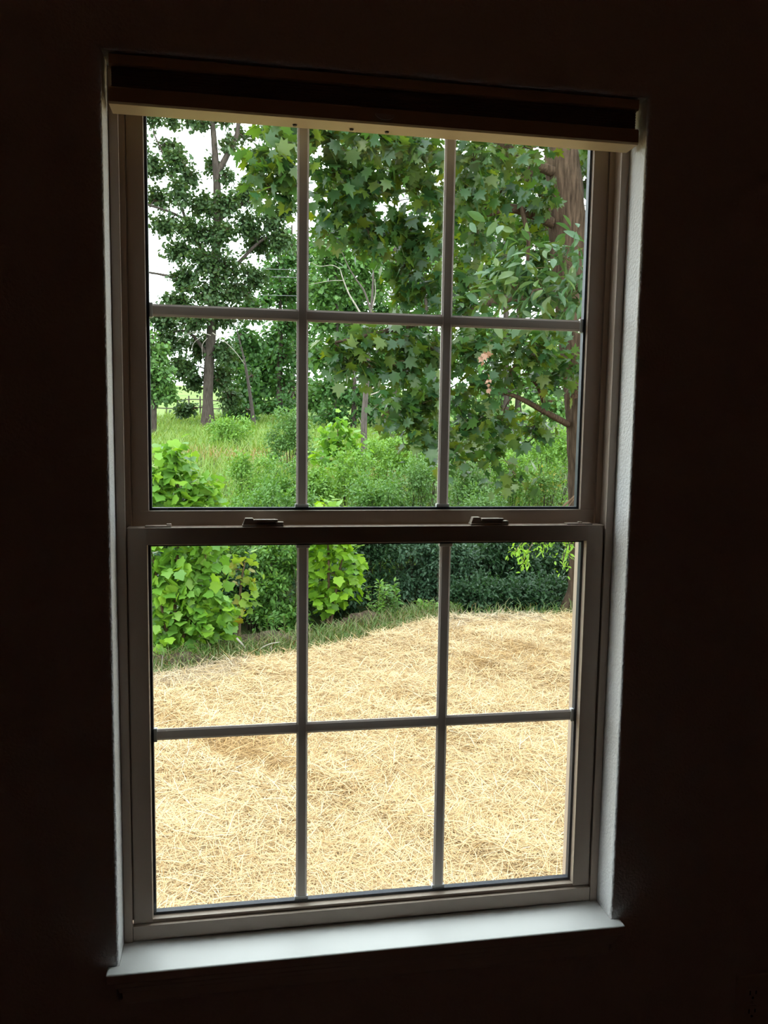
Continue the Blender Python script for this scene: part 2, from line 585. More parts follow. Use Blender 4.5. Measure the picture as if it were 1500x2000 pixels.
for px, py in ((576, 233), (687, 244), (756, 252)):
    p = at(px, py, 0.034)
    bm = bmesh.new()
    bmesh.ops.create_cone(bm, cap_ends=True, segments=12, radius1=0.0042, radius2=0.0030, depth=0.003,
                          matrix=Matrix.Translation((p[0], 0.036, 1.4165)) @ Matrix.Rotation(math.pi, 4, 'X'))
    o = bm_obj('cord_plug', bm, M_PLUG, shade)
    o.parent = rail
p = at(752, 231, 0.004)
bm = bmesh.new()
n = 14
v0 = []
for k in range(n + 1):
    t = math.pi * k / n
    v0.append((p[0] - 0.016 * math.cos(t), 1.4335 - 0.009 * math.sin(t)))
vf = [bm.verts.new((x, 0.0022, z)) for x, z in v0]
vb = [bm.verts.new((x, 0.0056, z)) for x, z in v0]
bm.faces.new(vf); bm.faces.new(vb[::-1])
for k in range(n + 1):
    j = (k + 1) % (n + 1)
    bm.faces.new((vf[k], vf[j], vb[j], vb[k]))
o = bm_obj('pull_tab', bm, M_TAB, shade)
o.parent = rail

# ------------------------------------------------------------------ wall outlet
OX, OZ = 1.2055, -0.2005
outlet = empty('wall_outlet', (OX, 0, OZ))
tag(outlet, 'duplex electrical outlet with cover plate low on the dark wall', 'outlet')
bm = bmesh.new()
add_box(bm, OX - 0.035, OX + 0.035, -0.0058, -0.0002, OZ - 0.057, OZ + 0.057, 0.0022, 3)
bm_obj('cover_plate', bm, M_PLATE, outlet)
for s in (1, -1):
    zc = OZ + s * 0.0195
    bm = bmesh.new()
    pts = []
    for k in range(28):
        t = 2 * math.pi * k / 28
        pts.append((max(-0.0165, min(0.0165, 0.0185 * math.cos(t))), 0.0145 * max(-0.93, min(0.93, math.sin(t)))))
    va = [bm.verts.new((OX + x, -0.0078, zc + z)) for x, z in pts]
    vb = [bm.verts.new((OX + x, -0.0050, zc + z)) for x, z in pts]
    bm.faces.new(va); bm.faces.new(vb[::-1])
    for k in range(28):
        bm.faces.new((va[k], va[(k + 1) % 28], vb[(k + 1) % 28], vb[k]))
    rec = bm_obj('receptacle', bm, M_PLATE, outlet)
    for dx, hh in ((-0.0065, 0.0045), (0.0065, 0.0036)):
        bm = bmesh.new()
        add_box(bm, OX + dx - 0.0011, OX + dx + 0.0011, -0.0083, -0.0066, zc + 0.003 - hh, zc + 0.003 + hh)
        o = bm_obj('slot', bm, M_SLOT, outlet); o.parent = rec
    bm = bmesh.new()
    bmesh.ops.create_cone(bm, cap_ends=True, segments=12, radius1=0.0024, radius2=0.0024, depth=0.0016,
                          matrix=Matrix.Translation((OX, -0.0075, zc - 0.0080)) @ Matrix.Rotation(math.pi / 2, 4, 'X'))
    o = bm_obj('ground_hole', bm, M_SLOT, outlet); o.parent = rec
bm = bmesh.new()
bmesh.ops.create_cone(bm, cap_ends=True, segments=14, radius1=0.0032, radius2=0.0026, depth=0.0016,
                      matrix=Matrix.Translation((OX, -0.0064, OZ)) @ Matrix.Rotation(math.pi / 2, 4, 'X'))
bm_obj('screw', bm, M_SCREW, outlet)


# ================================================================== outdoors
def mat_ground(name, cols, scale, bump, dist=0.03):
    m = bpy.data.materials.new(name)
    m.use_nodes = True
    nt = m.node_tree
    b = nt.nodes['Principled BSDF']
    tc = nt.nodes.new('ShaderNodeTexCoord')
    n1 = nt.nodes.new('ShaderNodeTexNoise'); n1.inputs['Scale'].default_value = scale; n1.inputs['Detail'].default_value = 6
    rp = nt.nodes.new('ShaderNodeValToRGB')
    el = rp.color_ramp.elements
    el[0].position, el[0].color = 0.3, (*cols[0][:3], 1)
    el[1].position, el[1].color = 0.72, (*cols[-1][:3], 1)
    if len(cols) == 3:
        e = el.new(0.5); e.color = (*cols[1][:3], 1)
    bp = nt.nodes.new('ShaderNodeBump'); bp.inputs['Strength'].default_value = bump; bp.inputs['Distance'].default_value = dist
    n2 = nt.nodes.new('ShaderNodeTexNoise'); n2.inputs['Scale'].default_value = scale * 6; n2.inputs['Detail'].default_value = 4
    nt.links.new(tc.outputs['Object'], n1.inputs['Vector'])
    nt.links.new(tc.outputs['Object'], n2.inputs['Vector'])
    nt.links.new(n1.outputs['Fac'], rp.inputs['Fac'])
    nt.links.new(rp.outputs['Color'], b.inputs['Base Color'])
    nt.links.new(n2.outputs['Fac'], bp.inputs['Height'])
    nt.links.new(bp.outputs[0], b.inputs['Normal'])
    b.inputs['Roughness'].default_value = 0.95
    b.inputs['Specular IOR Level'].default_value = 0.1
    return m


M_STRAWBED = mat_ground('straw_bed', [(0.20, 0.125, 0.05), (0.32, 0.21, 0.09), (0.42, 0.29, 0.14)], 2.5, 0.8)
M_STRAW = mat_leaf('straw', [(0.657, 0.534, 0.349), (0.578, 0.422, 0.227), (0.453, 0.297, 0.128), (0.641, 0.505, 0.306), (0.531, 0.371, 0.184), (0.687, 0.586, 0.412)],
                   0.12, 0.5, 0.3, (1, 0.9, 0.7))
M_STRAW_SHADE = mat_leaf('shade_straw', [(0.485, 0.327, 0.142), (0.359, 0.214, 0.078), (0.437, 0.297, 0.136), (0.312, 0.178, 0.072)], 0.12, 0.5, 0.3, (1, 0.9, 0.7))  # darker straw tones with shade painted into the blades
M_STRAW_RIM = mat_leaf('dusty_straw', [(0.46, 0.37, 0.26), (0.36, 0.28, 0.19), (0.56, 0.47, 0.34), (0.30, 0.22, 0.15)], 0.1, 0.6, 0.2, (1, 0.9, 0.8))
M_WILD = mat_ground('wild_ground', [(0.026, 0.036, 0.014), (0.04, 0.055, 0.018), (0.06, 0.08, 0.025)], 1.2, 0.8)
M_FIELD = mat_ground('field_grass', [(0.10, 0.17, 0.04), (0.15, 0.22, 0.06), (0.20, 0.25, 0.08)], 0.4, 0.5)
M_DIRT = mat_ground('dirt', [(0.06, 0.042, 0.032), (0.11, 0.08, 0.06), (0.18, 0.14, 0.10)], 9, 1.0, 0.06)
M_BARK_MAPLE = mat_basic('maple_bark', (0.060, 0.040, 0.027), 0.95, 0.1, bump=1.0, bscale=9, vary=0.6, stretch=(4, 4, 0.5), detail=6)
M_BARK_OAK = mat_basic('oak_bark', (0.060, 0.048, 0.040), 0.95, 0.1, bump=0.8, bscale=6, vary=0.4, stretch=(3, 3, 0.6))
M_BARK_DEAD = mat_basic('dead_bark', (0.095, 0.078, 0.070), 0.95, 0.1, bump=0.7, bscale=9, vary=0.35, stretch=(3, 3, 0.6))
M_TWIG = mat_basic('twig', (0.12, 0.08, 0.05), 0.9, 0.1, vary=0.3, bscale=8)
M_SHRUBSTEM = mat_basic('shrub_stem', (0.045, 0.04, 0.025), 0.9, 0.1, vary=0.3, bscale=8)
M_DEADWOOD = mat_basic('bleached_wood', (0.30, 0.27, 0.23), 0.9, 0.1, vary=0.3, bscale=12)
M_STALK = mat_basic('green_stem', (0.13, 0.15, 0.05), 0.8, 0.2, vary=0.3, bscale=12)


def grid_obj(name, xs, ys, zf, mat, label, cat=None, kind='structure'):
    X, Y = np.meshgrid(xs, ys)
    V = np.stack([X, Y, zf(X, Y)], -1).reshape(-1, 3)
    nx, ny = len(xs), len(ys)
    i = np.arange(ny - 1)[:, None] * nx
    j = np.arange(nx - 1)[None]
    Fq = np.stack([i + j, i + j + 1, i + nx + j + 1, i + nx + j], -1).reshape(-1, 4)
    o = np_obj(name, V, Fq, mat, None, True)
    return tag(o, label, cat, kind=kind)


# straw-mulched yard: rows follow the edge so the rim is a clean line
def yard():
    us = np.concatenate([np.linspace(-12, -2, 24), np.linspace(-1.8, 7, 90), np.linspace(7.3, 24, 30)])
    ts = np.linspace(0, 1, 60)
    X, T = np.meshgrid(us, ts)
    rim = edge_y(X) + 0.10 * wob(X, 0 * X, 3.1, 1) * 0.6 + 0.05 * wob(X, 0 * X, 9, 2)
    Y = 0.19 + T * (rim - 0.19)
    Zz = YARD + 0.018 * wob(X, Y, 1.1, 0.4) + 0.010 * wob(X, Y, 3.7, 2) + 0.012
    Zz = np.where(T > 0.985, Zz - 0.05, Zz)
    V = np.stack([X, Y, Zz], -1).reshape(-1, 3)
    nx, ny = len(us), len(ts)
    i = np.arange(ny - 1)[:, None] * nx
    j = np.arange(nx - 1)[None]
    Fq = np.stack([i + j, i + j + 1, i + nx + j + 1, i + nx + j], -1).reshape(-1, 4)
    return np_obj('yard_ground', V, Fq, M_STRAWBED, None, True)


tag(yard(), 'yard ground covered with golden straw', kind='structure')
grid_obj('wild_ground', np.linspace(-30, 45, 130), np.concatenate([np.linspace(3.6, 14, 60), np.linspace(14.5, 50, 50)]),
         lambda x, y: ground(x, y) - 0.03 - 0.12 * (y < edge_y(x)), M_WILD, 'overgrown ground beyond the straw yard')
grid_obj('field_ground', np.linspace(-60, 110, 60), np.linspace(48.5, 200, 40), lambda x, y: ground(x, y) - 0.03 - 0.06 * (y < 49), M_FIELD,
         'pale green field rising behind the trees')


def blades(name, P, L, wd, az, tilt, mat, label=None, cat=None, bend=0.25, parent=None):
    """one narrow bent blade per point: two quads"""
    n = len(P)
    d = np.stack([np.cos(az) * np.sin(tilt), np.sin(az) * np.sin(tilt), np.cos(tilt)], -1)
    side = np.stack([-np.sin(az), np.cos(az), 0 * az], -1)
    tw = rng.uniform(-1, 1, n)[:, None]
    side = unit(side + tw * np.array([0, 0, 0.6]))
    hor = np.stack([np.cos(az), np.sin(az), 0 * az], -1)
    mid = P + d * L[:, None] * 0.5
    tip = P + d * L[:, None] * (1 - 0.3 * bend) + (hor * 0.5 * bend - np.array([0, 0, 0.25 * bend])) * L[:, None]
    w = wd[:, None]
    V = np.stack([P - side * w, P + side * w, mid + side * w * 0.8, mid - side * w * 0.8, tip + side * w * 0.25, tip - side * w * 0.25], 1).reshape(-1, 3)
    b = np.arange(n)[:, None] * 6
    Fq = np.concatenate([b + np.array([0, 1, 2, 3]), b + np.array([3, 2, 4, 5])], 0)
    o = np_obj(name, V, Fq, mat, parent)
    return tag(o, label, cat, kind='stuff')


def straw_height(x, y):
    return (YARD + 0.018 * wob(x, y, 1.1, 0.4) + 0.010 * wob(x, y, 3.7, 2) + 0.012)


def straw():
    # denser near the house, sparser where blades are too small to see
    N = 360000
    y = 1.9 + (rng.random(N) ** 1.25) * 7.6
    x = np.where(rng.random(N) < 0.82, -1.6 + rng.random(N) * (2.6 + 0.62 * y) + (y - 2) * 0.02, -1.5 - 4.5 * rng.random(N))
    keep = y < edge_y(x) + 0.05 * rng.normal(size=N)
    x, y = x[keep], y[keep]
    n = len(x)
    clump = wob(x, y, 2.3, 0.7) + 0.8 * wob(x, y, 5.3, 1.7) + 0.6 * wob(x, y, 11.0, 0.3)
    lift = np.clip(clump, 0, 2.2) * 0.022
    z = straw_height(x, y) + rng.random(n) * (0.012 + lift)
    L = rng.uniform(0.05, 0.19, n)
    wd = rng.uniform(0.0010, 0.0023, n) * (1 + 0.06 * y)
    az = rng.uniform(0, 2 * math.pi, n) + 0.6 * wob(x, y, 1.7, 0.2)
    tilt = math.pi / 2 - np.abs(rng.normal(0, 0.27, n)) + 0.08
    P = np.stack([x, y, z], -1)
    shaded = wob(x, y, 1.3, 4.0) + 0.6 * wob(x, y, 4.1, 0.9) + rng.normal(0, 0.5, n) > 1.0  # noise picks browner blades whose colour stands in for shade among the clumps
    shaded &= clump < 0.9
    rim = (edge_y(x) - y < 0.5 + 0.25 * wob(x, y, 2.0, 1.0)) & (wob(x, 0 * y, 1.6, 2.6) > -0.1) & (rng.random(n) < 0.6)
    fresh = ~shaded & ~rim
    for nm, sel, mt, lb in (('straw_mulch', fresh, M_STRAW, 'loose golden straw spread over the yard'),
                            ('shade_straw', shaded & ~rim, M_STRAW_SHADE, 'browner straw patches in the golden yard, shade put into their colour'),
                            ('dusty_straw', rim, M_STRAW_RIM, 'greyish dusty straw along the far rim of the yard')):
        blades(nm, P[sel], L[sel], wd[sel], az[sel], tilt[sel], mt, lb, 'straw', 0.15)


straw()

# ------------------------------------------------------------------ leaves
def leaf_tpl(pts, fold=0.12, droop=0.15):
    """outline (right half from stem to tip) -> closed fan about the midrib"""
    r = [(x, y) for x, y in pts]
    full = r + [(-x, y) for x, y in r[-2:0:-1]]
    V = [(0, 0.42, 0)] + [(x, y, fold * abs(x) - droop * max(0, y - 0.4) ** 2) for x, y in full]
    n = len(full)
    Fq = [(0, 1 + i, 1 + (i + 1) % n) for i in range(n)]
    return np.array(V, float), np.array(Fq, int)


T_MAPLE = leaf_tpl([(0, 0), (0.16, 0.02), (0.36, -0.06), (0.28, 0.16), (0.58, 0.34), (0.36, 0.42), (0.44, 0.66), (0.17, 0.60), (0.12, 0.80), (0, 1.02)])
T_SYC = leaf_tpl([(0, 0.02), (0.26, -0.06), (0.50, 0.14), (0.44, 0.30), (0.58, 0.52), (0.30, 0.64), (0.18, 0.82), (0, 1.0)], 0.1, 0.2)
T_OVAL = leaf_tpl([(0, 0), (0.15, 0.22), (0.21, 0.52), (0.12, 0.82), (0, 1.0)], 0.25, 0.3)
T_SMALL = (np.array([(0, 0, 0), (0.26, 0.45, 0.06), (0, 1, -0.05), (-0.26, 0.45, 0.06)]), np.array([(0, 1, 2), (0, 2, 3)]))
T_LUMP = (np.array([(0, 0, 0), (0.40, 0.25, 0.1), (0.30, 0.72, 0), (0, 1, -0.1), (-0.34, 0.66, 0.08), (-0.38, 0.22, 0.02)]),
          np.array([(0, 1, 2), (0, 2, 3), (0, 3, 4), (0, 4, 5)]))


def leaf_frames(n, out, up=0.8, droop=0.35, jit=0.6):
    """tip direction, normal, width direction for n leaves; out = outward unit vectors"""
    D = unit(out * 0.7 + rng.normal(0, jit, (n, 3)) - np.array([0, 0, droop]))
    N0 = unit(np.array([0, 0, up]) + out * 0.45 + rng.normal(0, jit * 0.75, (n, 3)))
    X = unit(np.cross(D, N0))
    N = np.cross(X, D)
    return X, D, N


def leaf_mesh_arrays(P, fr, S, tpl):
    X, D, N = fr
    T, Fq = tpl
    V = P[:, None] + S[:, None, None] * (T[None, :, 0:1] * X[:, None] + T[None, :, 1:2] * D[:, None] + T[None, :, 2:3] * N[:, None])
    k = len(T)
    FF = (np.arange(len(P))[:, None, None] * k + Fq[None]).reshape(-1, 3)
    return V.reshape(-1, 3), FF


LEAF_MESH = {}


def put_leaves(root, P, fr, S, tpl, mat, key=None, singles=0, name='foliage'):
    """the largest-looking leaves become leaf objects, the rest one foliage part"""
    X, D, N = fr
    idx = np.arange(len(P))
    if singles:
        d = P - CAM
        w = d @ FWD
        u, v = 750 + F_PX * (d @ RIGHT) / w, 1000 - F_PX * (d @ UP) / w
        seen = (u > 285) & (u < 1150) & (v > 215) & (v < 1780)
        score = S / w * np.where(seen, 1, 0.01)
        order = np.argsort(-score)
        one, idx = order[:singles], order[singles:]
        if key not in LEAF_MESH:
            LEAF_MESH[key] = np_mesh('leaf_' + key, tpl[0], tpl[1], mat)
        base = np.array(root.location)
        for i in one:
            o = bpy.data.objects.new('leaf', LEAF_MESH[key])
            COL.objects.link(o)
            o.parent = root
            s = S[i]
            p = P[i] - base
            o.matrix_local = Matrix(((X[i][0] * s, D[i][0] * s, N[i][0] * s, p[0]), (X[i][1] * s, D[i][1] * s, N[i][1] * s, p[1]),
                                     (X[i][2] * s, D[i][2] * s, N[i][2] * s, p[2]), (0, 0, 0, 1)))
    if len(idx):
        V, Fq = leaf_mesh_arrays(P[idx], (X[idx], D[idx], N[idx]), S[idx], tpl)
        o = np_obj(name, V, Fq, mat, root)
        o['kind'] = 'stuff'


def ball(n, p=0.5):
    v = unit(rng.normal(size=(n, 3)))
    return v * (rng.random(n) ** p)[:, None]


def curve_to(a, b, sag=0.0, n=6, wig=0.06):
    a, b = np.asarray(a, float), np.asarray(b, float)
    L = np.linalg.norm(b - a)
    t = np.linspace(0, 1, n)[:, None]
    mid = np.sin(t * math.pi)
    off = rng.normal(0, wig * L, (1, 3)) * mid + np.array([0, 0, sag * L]) * mid
    return a + (b - a) * t + off


def blob_list(spec, Y):
    """(px, py, rx, ry[, dY[, density]]) -> centre, radii, density"""
    out = []
    for s in spec:
        px, py, rx, ry = s[:4]
        dy = s[4] if len(s) > 4 else 0
        den = s[5] if len(s) > 5 else 1.0
        k = mpp(Y + dy)
        out.append((at(px, py, Y + dy), np.array([rx * k, 0.8 * (rx + ry) / 2 * k, ry * k]), den))
    return out


def crown(root, trunk, trad, blobs, twigs, per, size, tpl, leafmat, barkmat, limb_r=0.35, twig_r=0.006, spread=0.5,
          key=None, singles=0, frame=dict(), limb_name='branch', sag=0.1, twig_sides=3, size_var=0.3, limb_low=0.0):
    """limbs from the trunk to every foliage blob, twigs inside it, leaves on the twigs"""
    P, O = [], []
    tw = []
    sk, sr = np.asarray(trunk, float), np.asarray(trad, float)
    axis = sk.copy()
    order = sorted(range(len(blobs)), key=lambda i: np.min(np.linalg.norm(sk - blobs[i][0], axis=1)))
    for bi in order:
        c, r, den = blobs[bi]
        dv = c - sk
        L0 = np.linalg.norm(dv, axis=1)
        cost = L0 + 0.8 * np.maximum(0, -dv[:, 2] - 0.1 * L0) + 0.35 * np.maximum(0, dv[:, 2] - 1.2 * L0)
        i = int(np.argmin(cost))
        Lb = L0[i]
        lp = curve_to(sk[i], c, sag, 8)
        lr = np.linspace(min(sr[i] * 0.7, limb_r * Lb + twig_r * 1.4), twig_r * 0.9, 8)
        v, f = tube(lp, lr, 5)
        np_obj(limb_name, v, f, barkmat, root, True)
        sk, sr = np.vstack([sk, lp[2:]]), np.concatenate([sr, lr[2:]])
        nt = max(3, int(twigs * den))
        ends = c + ball(nt, spread) * r
        for e in ends:
            s = lp[rng.integers(4, 8)]
            q = curve_to(s, e, 0.05, 4, 0.08)
            tw.append(tube(q, np.linspace(twig_r, twig_r * 0.35, 4), twig_sides))
            m = rng.poisson(per) + 1
            t = rng.uniform(0.35, 1.05, m)
            k = np.clip((t * 3).astype(int), 0, 2)
            u = t * 3 - k
            pos = q[k] + (q[k + 1] - q[k]) * u[:, None]
            ln = np.linalg.norm(e - s)
            pos = pos + rng.normal(0, size * 0.75, (m, 3))
            P.append(pos)
            O.append(np.repeat(unit((e - c) + 0.4 * (e - s))[None], m, 0))
    v, f = merge(tw)
    np_obj('twigs', v, f, barkmat if twig_r > 0.02 else M_TWIG, root)['kind'] = 'stuff'
    P, O = np.vstack(P), np.vstack(O)
    S = size * rng.uniform(1 - size_var, 1 + size_var, len(P))
    put_leaves(root, P, leaf_frames(len(P), O, **frame), S, tpl, leafmat, key, singles)


# leaf colours (albedo)
L_MAPLE = mat_leaf('maple_leaf', [(0.022, 0.070, 0.026), (0.032, 0.090, 0.028), (0.050, 0.115, 0.022), (0.036, 0.095, 0.040), (0.090, 0.145, 0.016), (0.028, 0.080, 0.030), (0.042, 0.10, 0.036), (0.088, 0.128, 0.015), (0.030, 0.085, 0.032)], 0.44, 0.36, 0.5, (2.0, 1.6, 0.4))
L_OAK = mat_leaf('oak_leaf', [(0.040, 0.085, 0.028), (0.060, 0.110, 0.035), (0.048, 0.10, 0.04), (0.075, 0.12, 0.035)], 0.3)
L_FOREST = mat_leaf('forest_leaf', [(0.049, 0.132, 0.036), (0.065, 0.161, 0.036), (0.054, 0.138, 0.044), (0.086, 0.184, 0.040)], 0.3)
L_FOREST2 = mat_leaf('forest_leaf_light', [(0.081, 0.184, 0.048), (0.108, 0.230, 0.048), (0.092, 0.196, 0.060)], 0.3)
L_BLUE = mat_leaf('blue_green_leaf', [(0.076, 0.172, 0.044), (0.108, 0.218, 0.056), (0.092, 0.196, 0.056), (0.130, 0.241, 0.064)], 0.28)
L_SYC = mat_leaf('sycamore_leaf', [(0.108, 0.253, 0.040), (0.151, 0.322, 0.036), (0.097, 0.230, 0.044), (0.216, 0.391, 0.032), (0.130, 0.287, 0.056)], 0.42, 0.4, 0.4)
L_SYC2 = mat_leaf('sycamore_leaf_bright', [(0.173, 0.333, 0.028), (0.238, 0.414, 0.028), (0.130, 0.287, 0.032), (0.205, 0.380, 0.040)], 0.42, 0.4, 0.4)
L_HICK = mat_leaf('hickory_leaf', [(0.040, 0.095, 0.040), (0.052, 0.115, 0.040), (0.045, 0.105, 0.050), (0.085, 0.135, 0.028), (0.048, 0.105, 0.044)], 0.34, 0.34, 0.5)
L_LIGHT = mat_leaf('shrub_leaf_light', [(0.108, 0.230, 0.044), (0.151, 0.299, 0.048), (0.130, 0.265, 0.056), (0.194, 0.345, 0.048)], 0.32)
L_MID = mat_leaf('shrub_leaf_mid', [(0.070, 0.172, 0.036), (0.097, 0.218, 0.040), (0.086, 0.196, 0.048), (0.140, 0.265, 0.040)], 0.3)
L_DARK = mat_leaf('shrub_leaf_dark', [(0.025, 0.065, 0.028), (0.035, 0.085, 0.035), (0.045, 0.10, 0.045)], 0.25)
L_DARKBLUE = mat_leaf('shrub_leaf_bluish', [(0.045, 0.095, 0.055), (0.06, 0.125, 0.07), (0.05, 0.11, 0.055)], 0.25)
L_YELLOW = mat_leaf('yellowing_leaf', [(0.16, 0.28, 0.04), (0.24, 0.35, 0.04), (0.14, 0.26, 0.04), (0.20, 0.32, 0.04), (0.13, 0.24, 0.04), (0.30, 0.26, 0.03)], 0.4)
L_TINGED = mat_leaf('tinged_leaf', [(0.08, 0.18, 0.045), (0.12, 0.24, 0.05), (0.10, 0.21, 0.05), (0.14, 0.26, 0.05), (0.09, 0.19, 0.05), (0.32, 0.28, 0.05)], 0.32)
L_GRASS = mat_leaf('meadow_grass', [(0.135, 0.241, 0.040), (0.186, 0.290, 0.050), (0.101, 0.213, 0.036), (0.236, 0.280, 0.072)], 0.3)
L_RED = mat_leaf('dry_meadow_grass', [(0.32, 0.22, 0.11), (0.27, 0.22, 0.10), (0.36, 0.25, 0.14), (0.22, 0.25, 0.08)], 0.3)
L_WEED = mat_leaf('bank_grass', [(0.08, 0.15, 0.035), (0.11, 0.18, 0.04), (0.20, 0.15, 0.08), (0.07, 0.14, 0.03), (0.09, 0.16, 0.04), (0.24, 0.18, 0.10)], 0.25)

# ------------------------------------------------------------------ maple beside the yard
MY = 8.75
base = at(1152, 1212, MY)
base[2] = ground(base[0], base[1]) - 0.05
maple = empty('maple_tree', base)
tag(maple, 'large maple with lobed dark green leaves and thick brown trunk, right beside the straw', 'tree')
tp = spline([base, at(1150, 1100, MY), at(1146, 900, MY), at(1136, 740, MY), at(1118, 560, MY), at(1106, 420, MY), at(1096, 300, MY), at(1085, 150, MY),
             at(1070, -80, MY), at(1060, -330, MY)], 60)
kpx = mpp(MY)
tr = np.interp(np.linspace(0, 1, 60), [0, 0.05, 0.12, 0.5, 0.62, 0.8, 1], [0.40, 0.29, 0.245, 0.235, 0.22, 0.15, 0.05])
v, f = tube(tp, tr, 40, 0.16, 3)
np_obj('trunk', v, f, M_BARK_MAPLE, maple, True)
# limbs that can be followed in the photograph
msk, msr = [tp[14:]], [tr[14:]]
for pts, r0, r1 in (
        ([(1090, 440, 0), (1040, 418, -0.2), (990, 405, -0.3), (955, 416, -0.4), (925, 408, -0.5), (905, 390, -0.5)], 0.07, 0.028),
        ([(1112, 830, 0), (1060, 802, -0.35), (1020, 780, -0.5), (985, 768, -0.6), (945, 772, -0.7)], 0.045, 0.014),
        ([(1066, 804, -0.3), (1058, 775, -0.4), (1045, 748, -0.45), (1030, 742, -0.5)], 0.03, 0.012),
        ([(1092, 340, 0), (1040, 320, -0.3), (990, 290, -0.6), (900, 262, -0.6), (780, 250, -1.1), (640, 265, -1.5), (560, 290, -1.6)], 0.07, 0.010),
        ([(1112, 560, 0), (1040, 575, 0.2), (960, 590, 0.0), (860, 620, -0.5), (740, 650, -0.8), (650, 670, -1.0)], 0.07, 0.014),
        ([(1040, 320, -0.3), (1020, 400, -0.35), (1032, 470, -0.4), (1025, 560, -0.3)], 0.04, 0.015)):
    q = spline([at(a, b, MY + c) for a, b, c in pts], 14)
    v, f = tube(q, np.linspace(r0, r1, 14), 8, 0.12, int(pts[0][0]))
    np_obj('branch', v, f, M_BARK_MAPLE, maple, True)
    msk.append(q); msr.append(np.linspace(r0, r1, 14))
q = spline([at(1118, 770, MY - 0.15), at(1128, 755, MY - 0.25), at(1142, 752, MY - 0.35)], 6)   # broken stub on the trunk
v, f = tube(q, np.linspace(0.085, 0.05, 6), 9, 0.2, 5)
np_obj('branch', v, f, M_BARK_MAPLE, maple, True)
